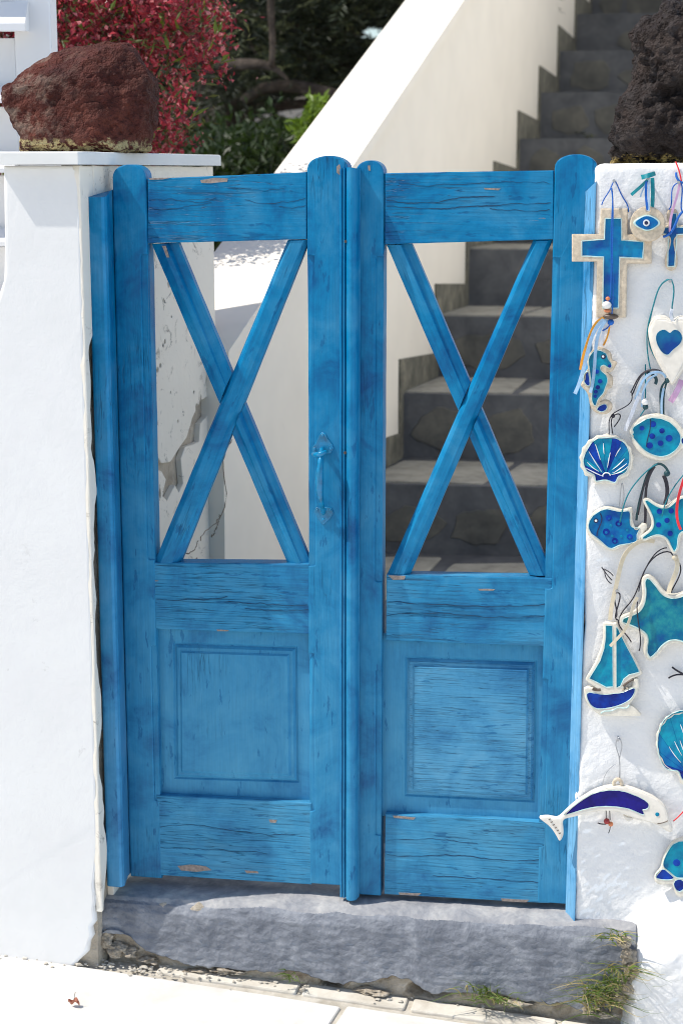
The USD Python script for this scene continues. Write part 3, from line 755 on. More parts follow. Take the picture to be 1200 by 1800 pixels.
stairs = thing('stone_stairs', 'dark grey stone stairs with painted joints climbing behind the gate', 'stairs', (0.6, 4.9, 0), 'world')
RW0, RW1 = np.array([1.17, 4.3]), np.array([1.88, 9.7])
def right_x(y):
    return RW0[0] + (RW1[0] - RW0[0]) * (y - RW0[1]) / (RW1[1] - RW0[1])
EDG = np.array([math.cos(math.radians(8)), -math.sin(math.radians(8))])
def step_line(k):
    L = np.array([SX1 + SDX * k, SY1 + ST * k]) - SN[:2] * 0.03
    t = 0.3
    for _ in range(20):
        t = (right_x((L + EDG * t)[1]) + 0.02 - L[0]) / EDG[0]
    return L, L + EDG * t
def rounded_stone(w, h, seed):
    rr = random.Random(seed)
    n = rr.randint(6, 9)
    P = Polygon([(w / 2 * math.cos(t) * rr.uniform(0.8, 1.25), h / 2 * math.sin(t) * rr.uniform(0.8, 1.25)) for t in sorted(2 * math.pi * (i + rr.uniform(0.1, 0.9)) / n for i in range(n))])
    return wobble(P.buffer(0).buffer(-0.006).buffer(0.008), 0.02, 0.012, seed)
for k in range(-1, 10):
    L0, R0 = step_line(k); L1, R1 = step_line(k + 1)
    zk = SZ1 + k * RISE
    if k == -1:
        L0, R0 = np.array([-0.26, 4.15]), np.array([1.18, 4.0])
    plan = Polygon([L0, R0, R1 + (R1 - R0) * 0.1, L1 + (L1 - L0) * 0.1])
    m = trimesh.creation.extrude_polygon(plan, RISE + 0.10, engine='earcut')
    m.vertices = np.array(m.vertices) + [0, 0, zk - RISE - 0.10]
    for _ in range(4):
        m = m.subdivide()
    m = displace(m, lambda v: 0.006 * (meshkit.fbm(v * 9, 4, 80 + k) - 0.5))
    st = part('step', m, 'step_paint', stairs, smooth=45)
    w = np.linalg.norm(R0 - L0); d2 = (R0 - L0) / w; nn = np.array([d2[1], -d2[0]])
    # stones showing in the riser
    s = 0.08; rr = random.Random(300 + k)
    while s < w - 0.05 and k >= 0:
        ww = rr.uniform(0.11, 0.27)
        if rr.random() < 0.86:
            P = rounded_stone(ww * 1.0, RISE * rr.uniform(0.50, 0.78), 400 + k * 17 + int(s * 100))
            mm = board(P, 0.0, 0.012, 0.003, wob=0.002, seed=k)
            v = np.array(mm.vertices)
            base = L0 + d2 * (s + ww / 2)
            mm.vertices = np.column_stack([base[0] + d2[0] * v[:, 0] + nn[0] * (0.004 - v[:, 1]), base[1] + d2[1] * v[:, 0] + nn[1] * (0.004 - v[:, 1]), zk - RISE * 0.57 + v[:, 2]])
            part('stone', mm, 'step_stone', st, smooth=50)
        s += ww + 0.02
    # paving stones of the tread
    s = 0.03
    dep = np.linalg.norm(L1 - L0) - 0.03
    bk = (L1 - L0) / np.linalg.norm(L1 - L0)
    if k < 5:
        while s < w - 0.12:
            ww = rr.uniform(0.22, 0.42)
            t0 = 0.022 if k >= 0 else 0.3
            P = Polygon([(s, t0), (s + ww, t0 + rr.uniform(0, 0.012)), (s + ww + rr.uniform(-.03, .03), dep * rr.uniform(0.85, 0.97)), (s + rr.uniform(-.0, .03), dep * rr.uniform(0.85, 0.97))]).buffer(-0.012).buffer(0.012)
            mm = board(P, 0.0, 0.012, 0.003, wob=0.003, seed=k)
            v = np.array(mm.vertices)
            base = L0[None] + np.outer(v[:, 0], d2) + np.outer(v[:, 2], bk)
            mm.vertices = np.column_stack([base, zk + 0.005 - v[:, 1]])
            part('stone', mm, 'tread_stone', st, smooth=50)
            s += ww + 0.025
rwall = trimesh.creation.extrude_polygon(Polygon([RW0 + [-0.05, -0.35], RW1, RW1 + [0.3, 0], RW0 + [0.3, -0.35]]), 2.4, engine='earcut')
vv = np.array(rwall.vertices); vv[:, 2] = np.where(vv[:, 2] > 1, np.clip(2.6 + (vv[:, 1] - 4.2) * 0.44, 2.6, 9), -0.1); rwall.vertices = vv  # height added so the sunlit face bounces light into the passage
single('stair_side_wall', rwall, 'plaster_lumpy', 'cream wall on the right side of the stone stairs, behind the black rock', 'wall', 'world')
# passage floor between the gate and the landing
pf = trimesh.creation.extrude_polygon(Polygon([(-0.48, 3.42), (0.62, 3.22), (1.2, 4.2), (-0.2, 4.3)]), 0.2, engine='earcut')
pf.vertices = np.array(pf.vertices) + [0, 0, -0.065]
single('passage_floor', pf, 'step_paint', frame='world', kind='structure')
# terrace behind the left pillar, where the shrub and the trees stand
tv = []
X, Y = np.meshgrid(np.linspace(-16, 3.5, 60), np.linspace(3.75, 26, 60), indexing='ij')
zl_ = 0.25 + 0.05 * (Y - 4) + 0.10 * (meshkit.fbm(np.stack([X, Y, X * 0], -1) * 0.6, 3, 4) - 0.5)
xl = SX1 + (Y - SY1) * SDX / ST - CAPW + 0.08
V = np.stack([np.minimum(X, xl), Y, zl_], -1)
m = grid_mesh(V)
single('garden_ground', m, 'soil', frame='world', kind='structure', origin=np.array([-3, 8, 0.0]))

# ================================================================== the gate
XAX, ZAX = (1, 0, 0), (0, 0, 1)
def arc_top(x0, x1, z_shoulder, z_top, n=14):
    t = np.linspace(0, math.pi, n)
    return [((x0 + x1) / 2 + (x1 - x0) / 2 * math.cos(a), z_shoulder + (z_top - z_shoulder) * math.sin(a) ** 0.85) for a in t]
def stile(x0, x1, zb0, zb1, ztop, sh=0.026):
    return Polygon([(x0, zb0), (x1, zb1)] + arc_top(x0, x1, ztop - sh, ztop))
def quad(*px):
    return Polygon([gp(*p) for p in px])
TH = 0.042

def leaf(label, S, seed):
    """S: named pixel measurements of one leaf."""
    hx, mx = S['stiles'][0], S['stiles'][1]
    t = thing('gate_leaf', label, 'gate', ((hx[0] + mx[1]) / 2, 0.02, min(S['zb'])), group='pair of blue wooden gate leaves')
    wz0, wz1 = gp(0, S['win'][1])[1], gp(0, S['win'][0])[1]
    pz0, pz1 = gp(0, S['pan'][1])[1], gp(0, S['pan'][0])[1]
    for i, (x0, x1) in enumerate((hx, mx)):
        zb = S['zb'][i]
        P = stile(x0, x1, zb, zb, S['tops'][i])
        inner = x1 if x1 < (hx[0] + mx[1]) / 2 else x0
        w = 0.010
        cut = unary_union([sbox(inner - w, wz0 + 0.022, inner + w, wz1 - 0.022).buffer(0.004), sbox(inner - w * 0.8, pz0 + 0.018, inner + w * 0.8, pz1 - 0.018).buffer(0.003)])
        nm = 'hinge_stile' if i == S['hinge'] else 'meeting_stile'
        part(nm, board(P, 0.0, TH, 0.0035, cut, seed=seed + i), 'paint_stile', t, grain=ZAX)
    for nm, c, off in (('top_rail', S['top'], 0.0012), ('middle_rail', S['mid'], 0.0018), ('bottom_rail', S['bot'], 0.0010)):
        P = quad(*c).buffer(-0.0008, join_style=2)
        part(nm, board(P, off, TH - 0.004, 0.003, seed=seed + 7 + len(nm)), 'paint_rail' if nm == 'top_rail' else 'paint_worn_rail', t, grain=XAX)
    # panel and its raised field
    P = quad(*S['panel'])
    pb = P.buffer(0.012, join_style=2)
    f = quad(*S['field'])
    pn = part('panel', join(back(pb, 0.030) + flat(pb.difference(f.buffer(0.004, join_style=2)), 0.019) + sides(pb, 0.019, 0.030)
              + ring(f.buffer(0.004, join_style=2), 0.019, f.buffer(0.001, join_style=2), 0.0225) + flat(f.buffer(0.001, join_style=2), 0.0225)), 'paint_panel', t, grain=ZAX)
    fo = f.buffer(-0.001, join_style=2)
    f2, f3, f4 = f.buffer(-0.006, join_style=2), f.buffer(-0.012, join_style=2), f.buffer(-0.016, join_style=2)
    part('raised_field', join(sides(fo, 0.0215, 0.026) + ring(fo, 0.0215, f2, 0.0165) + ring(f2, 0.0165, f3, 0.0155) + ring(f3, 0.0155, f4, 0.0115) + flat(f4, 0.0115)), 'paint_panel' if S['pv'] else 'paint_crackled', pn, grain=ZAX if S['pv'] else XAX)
    # crossed braces: one runs through, the other is cut in two against it
    def brace(c):
        P = quad(*c)
        v = np.array(P.exterior.coords)
        d = (v[2] + v[3]) / 2 - (v[0] + v[1]) / 2
        return P, (d[0], 0, d[1])
    A, da = brace(S['braceA']); B, db = brace(S['braceB'])
    def bev(P, d, y0, sd):
        n2 = np.array([d[2], -d[0]]) / math.hypot(d[0], d[2])
        keep = Polygon()
        c = np.array(P.centroid.coords[0]); dd = np.array([d[0], d[2]]) / math.hypot(d[0], d[2])
        w = P.area / math.hypot(d[0], d[2]) * 0.5
        w *= 0.56
        core_ = Polygon([c + dd * a * 0.9 + n2 * b for a, b in ((-1, -w), (1, -w), (1, w), (-1, w))])
        cut = P.buffer(0.02).difference(core_)
        return board(P, y0, 0.030, 0.002, cut, wob=0.0006, seed=sd, cd=0.011)
    part('brace', bev(A, da, 0.003, seed + 20), 'paint_brace', t, grain=da)
    for q in polys(B.difference(A.buffer(0.0008))):
        part('brace', bev(q, db, 0.0045, seed + 21), 'paint_brace', t, grain=db)
    return t

xl0, xl1 = gp(197, 310)[0], gp(257.5, 350)[0]
xm0, xm1 = gp(539, 350)[0], gp(612, 300)[0]
left = leaf('left leaf of the blue gate, the one with the pull handle', dict(
    stiles=[(xl0, xl1), (xm0, xm1)], hinge=0, zb=[gp(222, 1541)[1], gp(600, 1558)[1]], tops=[gp(232, 288)[1], gp(577, 273)[1]],
    win=(428, 988), pan=(1110, 1402),
    top=[(258, 428), (539, 421), (539, 301), (258, 313)], mid=[(272, 1107), (546, 1116), (544, 991), (268, 989)], bot=[(274, 1540), (548, 1557), (548, 1412), (274, 1398)],
    panel=[(274, 1398), (548, 1412), (547, 1116), (274, 1107)], field=[(305, 1372), (519, 1379), (516, 1144), (303, 1137)], pv=True,
    braceA=[(268, 991), (314, 991), (541, 421), (503, 422)], braceB=[(502, 992), (543, 992), (309, 427), (263, 429)]), 11)
xr0, xr1 = gp(624, 300)[0], gp(674.5, 350)[0]
xh0, xh1 = gp(973, 350)[0], gp(1049, 296)[0]
right = leaf('right leaf of the blue gate, plain with no handle, beside the ornament wall', dict(
    stiles=[(xr0, xr1), (xh0, xh1)], hinge=1, zb=[gp(640, 1574)[1], gp(1000, 1591)[1]], tops=[gp(652, 281)[1], gp(1010, 270)[1]],
    win=(428, 1010), pan=(1134, 1436),
    top=[(675, 430), (973, 421), (973, 298), (675, 303)], mid=[(677, 1128), (971, 1138), (971, 1016), (678, 1010)], bot=[(674, 1574), (966, 1590), (967, 1447), (676, 1431)],
    panel=[(676, 1431), (967, 1447), (971, 1138), (677, 1128)], field=[(712, 1403), (936, 1414), (939, 1169), (713, 1162)], pv=False,
    braceA=[(679, 1011), (719, 1012), (970, 422), (936, 422)], braceB=[(929, 1014), (970, 1014), (721, 429), (677, 430)]), 41)
# cover strip over the joint, fixed to the left leaf: two fillets and a round
cx0, cx1 = gp(599, 300)[0], gp(634, 300)[0]
w = cx1 - cx0
sec = [(0, 0.0), (0, -0.010), (0.05, -0.012), (0.10, -0.011), (0.12, -0.006), (0.16, -0.006), (0.18, -0.013), (0.23, -0.014), (0.27, -0.012), (0.29, -0.007), (0.33, -0.008)]
sec += [(0.33 + 0.62 * (1 - math.cos(t)) / 2, -0.010 - 0.015 * math.sin(t)) for t in np.linspace(0.15, math.pi - 0.2, 12)] + [(0.96, -0.006), (1.0, -0.005), (1.0, 0.0)]
sec = [(cx0 + a * w, b - 0.0006) for a, b in sec]
zc0, zc1 = gp(617, 1575)[1], gp(617, 296)[1]
zs = np.linspace(zc0, zc1, 120)
V = np.array([[(x + 0.0008 * (meshkit.fbm(np.array([z * 9, 1, x * 30]), 3, 2) - 0.5), y + 0.0012 * (meshkit.fbm(np.array([z * 16, 5, x * 60]), 3, 3) - 0.5), z + (0.006 * (0.5 - abs((x - cx0) / w - 0.5)) if z > zc1 - 1e-4 else 0)) for x, y in sec] for z in zs])
cs = grid_mesh(V, True)
capp = Polygon(sec)
v2, f2 = tri2d(shapely.geometry.polygon.orient(capp, 1.0))
for zz, flip in ((zc0, 1), (zc1, 0)):
    mm = trimesh.Trimesh(np.column_stack([v2, np.full(len(v2), zz) + (0.006 * (0.5 - np.abs((v2[:, 0] - cx0) / w - 0.5)) if zz == zc1 else 0)]), f2, process=False)
    if flip:
        mm.invert()
    cs = join([cs, mm])
strip = part('cover_strip', cs, 'paint_stile', left, smooth=30, grain=ZAX)
for px, py in ((607, 424), (612, 1112), (613, 1478), (606, 796)):
    x, z = gp(px, py, -0.02)
    m = trimesh.creation.cylinder(radius=0.0028, height=0.004, sections=10)
    m.vertices = np.array(m.vertices)[:, [0, 2, 1]] + [x, -0.0185, z]
    part('nail', m, 'nail_rust', strip)
# pull handle
def plate(pts, y0, th, bevel=0.0018):
    return board(Polygon(pts).buffer(0.0015).buffer(-0.001), y0, th, bevel, wob=0, segs=3)
hp = part('pull_handle', plate([gp(*p) for p in [(566, 760), (572, 762), (576, 770), (584, 780), (586, 788), (581, 796), (573, 797), (565, 799), (557, 797), (550, 795), (549, 786), (556, 777), (561, 765)]], -0.003, 0.0035), 'paint_metal', left)
part('lower_plate', plate([gp(*p) for p in [(568, 893), (574, 891), (583, 893), (586, 901), (580, 911), (568, 922), (558, 910), (552, 899), (556, 892), (563, 892)]], -0.003, 0.0035), 'paint_metal', hp)
part('grip', tube([gq(566, 792, -0.003), gq(565, 792, -0.020), gq(564, 805, -0.034), gq(561, 840, -0.043), gq(563, 875, -0.034), gq(567, 893, -0.014), gq(568, 902, -0.003)], [0.0045, 0.005, 0.0062, 0.0085, 0.0068, 0.005, 0.0045], 12, 40), 'paint_metal', hp, smooth=True)
cup = tube([gq(550, 797, -0.018), gq(558, 799, -0.032), gq(566, 797, -0.036), gq(573, 793, -0.030)], [0.0030, 0.0052, 0.0058, 0.003], 10, 16)
part('thumb_latch', cup, 'paint_metal', hp, smooth=True)
for px, py in ((567, 766), (553, 789), (581, 789), (557, 897), (580, 897), (568, 913)):
    part('screw', ball(gq(px, py, -0.004), 0.0026, (1, 0.5, 1), 2), 'paint_metal', hp, smooth=True)

# bare wood where the paint has flaked, and long drying cracks
def flake(leaf_, pts, y0, sd):
    P = wobble(Polygon([gp(*p) for p in pts]), 0.004, 0.0016, sd).buffer(0)
    part('bare_wood_flake', join(sides(P, y0 - 0.0005, y0 + 0.0005) + flat(P, y0 - 0.0005)), 'bare_wood', leaf_, smooth=False, grain=XAX)
def dry_crack(leaf_, pts, y0, w_=0.0007):
    c = spline([gq(*p, y0) for p in pts], 60)
    c[:, 2] += (meshkit.fbm(np.column_stack([c[:, 0] * 60, c[:, 2] * 30, c[:, 0] * 0]), 3, 4) - 0.5) * 0.006
    r_ = w_ * (0.12 + 0.75 * meshkit.noise(np.column_stack([c[:, 0] * 45, c[:, 2] * 0, c[:, 0] * 0]), 6))
    r_[0] = r_[-1] = 0.0001
    P = Polygon(np.vstack([np.column_stack([c[:, 0], c[:, 2] + r_]), np.column_stack([c[:, 0], c[:, 2] - r_])[::-1]])).buffer(0)
    part('drying_crack', join(flat(P, y0 - 0.0004) + sides(P, y0 - 0.0004, y0 + 0.0006)), 'crack_dark', leaf_, smooth=False)
for q, y0 in (([(352, 316), (375, 312), (400, 313), (399, 319), (372, 321), (354, 321)], 0.0012), ([(262, 313), (285, 312), (300, 312), (285, 315), (264, 316)], 0.0012), ([(312, 1523), (335, 1521), (362, 1524), (372, 1530), (345, 1534), (318, 1531)], 0.001), ([(472, 1441), (486, 1442), (484, 1447), (474, 1446)], 0.001),
              ([(430, 1531), (452, 1532), (455, 1536), (434, 1536)], 0.001), ([(592, 292), (597, 288), (600, 298), (598, 308), (592, 303)], 0.0), ([(380, 1107), (402, 1108), (400, 1110), (382, 1110)], 0.0018), ([(284, 432), (290, 432), (297, 452), (292, 452)], 0.0025)):
    flake(left, q, y0, int(q[0][0]))
for q, y0 in (([(681, 1012), (712, 1013), (710, 1019), (690, 1020)], 0.0018), ([(646, 291), (650, 290), (651, 300), (647, 299)], 0.0), ([(840, 1035), (870, 1036), (866, 1039), (842, 1038)], 0.0018), ([(700, 1570), (740, 1571), (735, 1575), (702, 1574)], 0.001), ([(880, 1580), (930, 1583), (925, 1587), (882, 1585)], 0.001), ([(690, 1435), (730, 1437), (726, 1441), (692, 1439)], 0.001), ([(850, 330), (880, 331), (876, 334), (852, 333)], 0.0012)):
    flake(right, q, y0, int(q[0][0]))
for q, w_ in (([(262, 352), (300, 350), (345, 354), (380, 348)], .0008), ([(262, 364), (310, 366), (352, 358), (372, 355)], .0009), ([(430, 352), (480, 356), (537, 347)], .0009), ([(490, 362), (515, 364), (537, 360)], .0009), ([(400, 330), (450, 333), (500, 331)], .0005),
              ([(275, 1052), (330, 1055), (400, 1050)], .0009), ([(400, 1058), (470, 1062), (540, 1064)], .0011), ([(430, 1070), (500, 1073), (542, 1072)], .0008), ([(278, 1455), (350, 1452), (430, 1463), (520, 1466)], .0010), ([(276, 1490), (360, 1494), (470, 1500)], .0008)):
    dry_crack(left, q, 0.0012 if q[0][1] < 500 else 0.0010, w_)
for q, w_ in (([(678, 352), (740, 356), (800, 350), (870, 345)], .0011), ([(678, 362), (760, 366), (850, 362), (968, 356)], .0012), ([(700, 322), (780, 325), (860, 320), (965, 322)], .0007), ([(860, 366), (910, 370), (966, 368)], .0011), ([(680, 1058), (760, 1062), (860, 1066), (966, 1062)], .0011), ([(680, 1082), (800, 1080), (900, 1086), (966, 1080)], .0008),
              ([(678, 1502), (730, 1506), (800, 1504), (880, 1512), (962, 1508)], .0012), ([(680, 1478), (760, 1476), (840, 1484)], .0007), ([(760, 1540), (860, 1546), (962, 1552)], .0009)):
    dry_crack(right, q, 0.0012 if q[0][1] < 500 else 0.0010, w_)

# jamb post on the left and jamb batten on the right
x0, z1 = gp(152, 346, -0.066)
x1 = gp(183, 346, -0.066)[0]
zb = gp(186, 1558, -0.066)[1]
xe = xl0 - 0.0015
pl = [(x0, 0.05), (x0, -0.060), (x0 + 0.003, -0.065), (x0 + 0.008, -0.067), (x1 - 0.006, -0.067), (x1 - 0.001, -0.064), (x1 + 0.002, -0.058), (xe - 0.001, -0.006), (xe, 0.0), (xe, 0.05)]
zs = np.linspace(zb, z1, 90)
V = np.array([[(x + 0.0016 * (meshkit.fbm(np.array([z * 8, 2, y * 20]), 3, 5) - 0.5), y + 0.0016 * (meshkit.fbm(np.array([z * 8, 7, x * 20]), 3, 6) - 0.5),
                z + (0 if z < z1 - 1e-4 else 0.013 * min(1, max(0, (y + 0.067) / 0.07)))) for x, y in pl] for z in zs])
pm = grid_mesh(V, True)
v2, f2 = tri2d(shapely.geometry.polygon.orient(Polygon(pl), 1.0))
top = trimesh.Trimesh(np.column_stack([v2, z1 + 0.013 * np.clip((v2[:, 1] + 0.067) / 0.07, 0, 1)]), f2, process=False)
bot = trimesh.Trimesh(np.column_stack([v2, np.full(len(v2), zb)]), f2, process=False); bot.invert()
gpst = thing('jamb_post', 'squared blue jamb post fixed to the left pillar beside the gate', 'post', ((x0 + xe) / 2, 0, zb))
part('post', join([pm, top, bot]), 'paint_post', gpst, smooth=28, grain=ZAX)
b0, b1 = gp(1021, 600, -0.008)[0], XW + 0.0035
zt0, zt1 = gp(1027, 336, -0.008)[1], gp(1048, 318, -0.03)[1]
zb0 = gp(1024, 1624, -0.02)[1]
sec = [(b0, 0.0), (b0, -0.0045), (b0 + 0.0015, -0.006), (b1 - 0.003, -0.0305), (b1 - 0.0005, -0.031), (b1, -0.029), (b1, 0.0)]
zs = np.linspace(zb0, zt0, 90)
V = np.array([[(x + 0.0012 * (meshkit.fbm(np.array([z * 8, 2, y * 20]), 3, 15) - 0.5), y - 0.0006 + 0.001 * (meshkit.fbm(np.array([z * 10, 7, x * 20]), 3, 16) - 0.5),
                z + (0 if z < zt0 - 1e-4 else (zt1 - zt0) * (x - b0) / (b1 - b0))) for x, y in sec] for z in zs])
bm = grid_mesh(V, True)
v2, f2 = tri2d(shapely.geometry.polygon.orient(Polygon(sec), 1.0))
top = trimesh.Trimesh(np.column_stack([v2[:, 0], v2[:, 1] - 0.0006, zt0 + (zt1 - zt0) * (v2[:, 0] - b0) / (b1 - b0)]), f2, process=False)
bot = trimesh.Trimesh(np.column_stack([v2, np.full(len(v2), zb0)]), f2, process=False); bot.invert()
bt = thing('jamb_batten', 'blue batten with painted-in sunlight covering the joint between the gate and the ornament wall', 'batten', ((b0 + b1) / 2, 0, zb0))
part('batten', join([bm, top, bot]), 'paint_sunlit', bt, smooth=28, grain=ZAX)

# ================================================================== lava rocks on the pillars
def rock(outline, y0, depth, sub, boxy=0.8):
    """A closed rock with the given pixel outline, about its own vertical plane."""
    P = Polygon([gp(*p, y0) for p in outline])
    c = np.array(P.representative_point().coords[0]); c = np.array(P.centroid.coords[0])
    m = trimesh.creation.icosphere(sub, 1.0)
    v = np.array(m.vertices)
    a = np.arctan2(v[:, 2], v[:, 0])
    ta = np.linspace(-math.pi, math.pi, 361)
    rad = []
    for t in ta:
        g_ = P.exterior.intersection(LineString([c, c + 2 * np.array([math.cos(t), math.sin(t)])]))
        pts = [p.coords[0] for p in getattr(g_, 'geoms', [g_]) if p.geom_type == 'Point']
        rad.append(max((np.linalg.norm(np.array(p) - c) for p in pts), default=0.05))
    r = np.interp(a, ta, rad)
    rho = np.sqrt(v[:, 0] ** 2 + v[:, 2] ** 2) ** boxy
    yy = np.sign(v[:, 1]) * np.abs(v[:, 1]) ** 0.75 * depth
    m.vertices = np.stack([c[0] + r * rho * np.cos(a), y0 + yy, c[1] + r * rho * np.sin(a)], 1)
    return m
red = rock([(150 + (a_ - 150) * 0.955, 168 + (b_ - 168) * 0.97 + 2) for a_, b_ in [(40, 270), (45, 245), (28, 215), (12, 175), (10, 150), (28, 128), (60, 108), (88, 90), (120, 84), (150, 76), (185, 66), (215, 70), (240, 92), (262, 115), (275, 135), (271, 170), (268, 210), (262, 245), (262, 270), (150, 272)]], 0.12, 0.12, 7)
def red_rel(v):
    rid = np.abs(meshkit.fbm(v * 11, 4, 61) - 0.5)
    return 0.036 * (meshkit.fbm(v * 8, 4, 60) - 0.5) - 0.03 * np.clip(meshkit.fbm(v * 14, 2, 64) - 0.58, 0, 1) - 0.05 * np.clip(0.06 - rid, 0, 1) + 0.012 * (meshkit.fbm(v * 48, 4, 62) - 0.5) - 0.010 * np.clip(0.42 - meshkit.fbm(v * 95, 3, 63), 0, 1)
def facet(m, n, lo_, hi_, seed):
    r_ = np.random.default_rng(seed); v = np.array(m.vertices); c = v.mean(0); h = np.ptp(v, axis=0) / 2
    q = (v - c) / h
    for _ in range(n):
        d = r_.normal(size=3) * [0.8, 0.6, 0.6]; d[1] = -abs(d[1]) - 0.7; d[2] = abs(d[2]) - 0.1; d /= np.linalg.norm(d)
        e = np.clip(q @ d - r_.uniform(lo_, hi_), 0, None)
        q -= np.outer(e * 0.85, d)
    m.vertices = c + q * h
    return m
red = displace(facet(red, 7, 0.66, 0.86, 3), red_rel)
v = np.array(red.vertices); v[:, 2] = np.maximum(v[:, 2], PZ + 0.022); red.vertices = v
single('lava_rock', red, 'lava_red', 'rounded reddish brown lava rock on the cap of the left pillar', 'rock', smooth=60)
blk = rock([(1075, 286), (1071, 262), (1072, 240), (1082, 205), (1090, 180), (1105, 162), (1117, 130), (1121, 110), (1119, 82), (1116, 66), (1122, 52), (1134, 40), (1150, 38), (1160, 22), (1168, 6), (1185, 3), (1215, 15), (1250, 30), (1290, 80), (1310, 150), (1320, 220), (1310, 286), (1200, 290)], 0.12, 0.125, 7)
def blk_rel(v):
    f1 = meshkit.fbm(v * 16, 4, 71)
    bl = np.abs(meshkit.noise(v * 42, 72) - 0.5) * 2
    return 0.040 * (f1 - 0.5) - 0.10 * np.clip(0.40 - f1, 0, 1) + 0.011 * (0.4 - bl) - 0.016 * np.clip(0.44 - meshkit.fbm(v * 70, 2, 74), 0, 1) + 0.010 * (meshkit.fbm(v * 100, 3, 73) - 0.5)
blk = displace(blk, blk_rel)
v = np.array(blk.vertices); v[:, 2] = np.maximum(v[:, 2], 1.628); blk.vertices = v
single('lava_rock', blk, 'lava_black', 'tall porous black lava rock on top of the ornament wall', 'rock', smooth=70)

# ================================================================== ceramic ornaments on the right wall
WTILT = math.tan(math.radians(WANG))
def wall_y(x):
    return WY + max(0.0, x - XW) * WTILT
def V(y0, pts):
    """Points traced in a 210 pixel wide view of the photograph, as pixels."""
    return [(990 + a / 5.7143, y0 + b / 5.7143) for a, b in pts]
def D(pts):
    return [(930 + a / 4.4444, 1370 + b / 4.4444) for a, b in pts]
def sm(P, r=0.002):
    return P.buffer(r).buffer(-2 * r).buffer(r)
def smooth_poly(pts, n=6):
    c = np.asarray(pts, float)
    c = np.vstack([c, c[:1]])
    s = np.r_[0, np.cumsum(np.linalg.norm(np.diff(c, axis=0), axis=1))]
    k = CubicSpline(s, c, bc_type='periodic')
    return [tuple(p) for p in k(np.linspace(0, s[-1], n * len(pts), endpoint=False))]

class Ornament:
    def __init__(self, label, cat, body, gap=0.004, thick=0.010, clay='clay_pale', curve=True, name='ceramic_ornament', round_=0.003, group='ceramic ornaments on the white wall'):
        pl = body if isinstance(body[0][0], (list, tuple)) else [body]
        cx = np.mean([p[0] for q in pl for p in q]); cy = np.mean([p[1] for q in pl for p in q])
        self.y = wall_y(gp(cx, cy, WY)[0]) - gap
        ps = []
        for q in pl:
            P = Polygon([gp(*p, self.y) for p in (smooth_poly(q) if curve else q)]).buffer(0)
            ps.append(sm(P, 0.0008))
        self.P = unary_union(ps)
        self.th, self.clay, self.round = thick, clay, round_
        self.front = self.y - thick
        self.glazes = []
        c = self.P.centroid
        self.t = thing(name, label, cat, (c.x, self.y, self.P.bounds[1]), group=group)
    def poly(self, pts, curve=True):
        return sm(Polygon([gp(*p, self.front) for p in (smooth_poly(pts) if curve else pts)]).buffer(0), 0.0004)
    def build(self, glazes, rim=0.0016, depth=0.003):
        """glazes: (outline, material). Cuts a shallow well for each and lays glaze and a pale rim in it."""
        P, y0, th, rd = self.P, self.front, self.th, self.round
        rim *= 1.35
        wells = unary_union([g_.buffer(rim) for g_, _ in glazes]) if glazes else Polygon()
        ms = sides(P, y0 + rd, y0 + th) + back(P, y0 + th)
        prev, py = P, y0 + rd
        for k in (1, 2, 3):
            t = k / 3 * math.pi / 2
            B = P.buffer(-rd * (1 - math.cos(t)))
            yb = y0 + rd * (1 - math.sin(t))
            ms += ring(prev, py, B, yb); prev, py = B, yb
        ms += flat(prev.difference(wells), y0)
        part('clay_body', join(ms), self.clay, self.t, smooth=40)
        for g_, mt in glazes:
            a = g_.buffer(rim)
            part('glaze_rim', join(ring(a, y0 - 0.0003, g_.buffer(rim * 0.45), y0 - 0.0009) + ring(g_.buffer(rim * 0.45), y0 - 0.0009, g_, y0 + depth * 0.7)), 'glaze_rim', self.t, smooth=60)
            part('glaze', join(flat(g_, y0 + depth * 0.6)), mt, self.t, smooth=False)
        self.gy = y0 + depth * 0.6
    def spot(self, px, r, mt='dark_glaze', name='spot', h=0.0008, n=14):
        x, z = gp(px[0], px[1], self.gy)
        P = wobble(Point(x, z).buffer(r, 8), 0.002, r * 0.12, int(px[0]))
        part(name, board(P, self.gy - h, h + 0.001, h * 0.6, wob=0, segs=2), mt, self.t, smooth=50)
    def line(self, pts, r, mt='dark_glaze', name='line', dy=0.0, n=16):
        part(name, tube([gq(*p, self.gy - 0.0004 + dy) for p in pts], r, 6, n), mt, self.t, smooth=True)
    def cord(self, pts, r, mt, off=0.004, name='cord', n=26):
        """off: metres in front of the wall, one number or one per point."""
        o = np.broadcast_to(off, (len(pts),)) if np.ndim(off) == 0 else np.interp(np.linspace(0, 1, len(pts)), np.linspace(0, 1, len(off)), off)
        q = []
        for p, f in zip(pts, o):
            x = gp(*p, WY)[0]
            q.append(gq(*p, wall_y(x) - f))
        part(name, tube(q, r, 6, n), mt, self.t, smooth=True)
    def band(self, pts, w, mt, off=0.006, tilt=0.3, name='ribbon'):
        o = np.broadcast_to(off, (len(pts),)) if np.ndim(off) == 0 else np.interp(np.linspace(0, 1, len(pts)), np.linspace(0, 1, len(off)), off)
        q = [gq(*p, wall_y(gp(*p, WY)[0]) - f) for p, f in zip(pts, o)]
        part(name, ribbon(q, w, tilt, 26), mt, self.t, smooth=60)
    def bead(self, px, r, mt, off, squash=(1, 1, 1)):
        x = gp(*px, WY)[0]
        part('bead', ball(gq(*px, wall_y(x) - off), r, squash, 2), mt, self.t, smooth=True)
    def nail(self, px, length=0.02):
        x, z = gp(*px, WY); y = wall_y(x)
        part('nail', tube([(x, y + 0.01, z - 0.001), (x, y - length, z + 0.001), (x, y - length - 0.001, z + 0.001)], [0.0016, 0.0016, 0.003], 8, 8), 'steel', self.t, smooth=40)

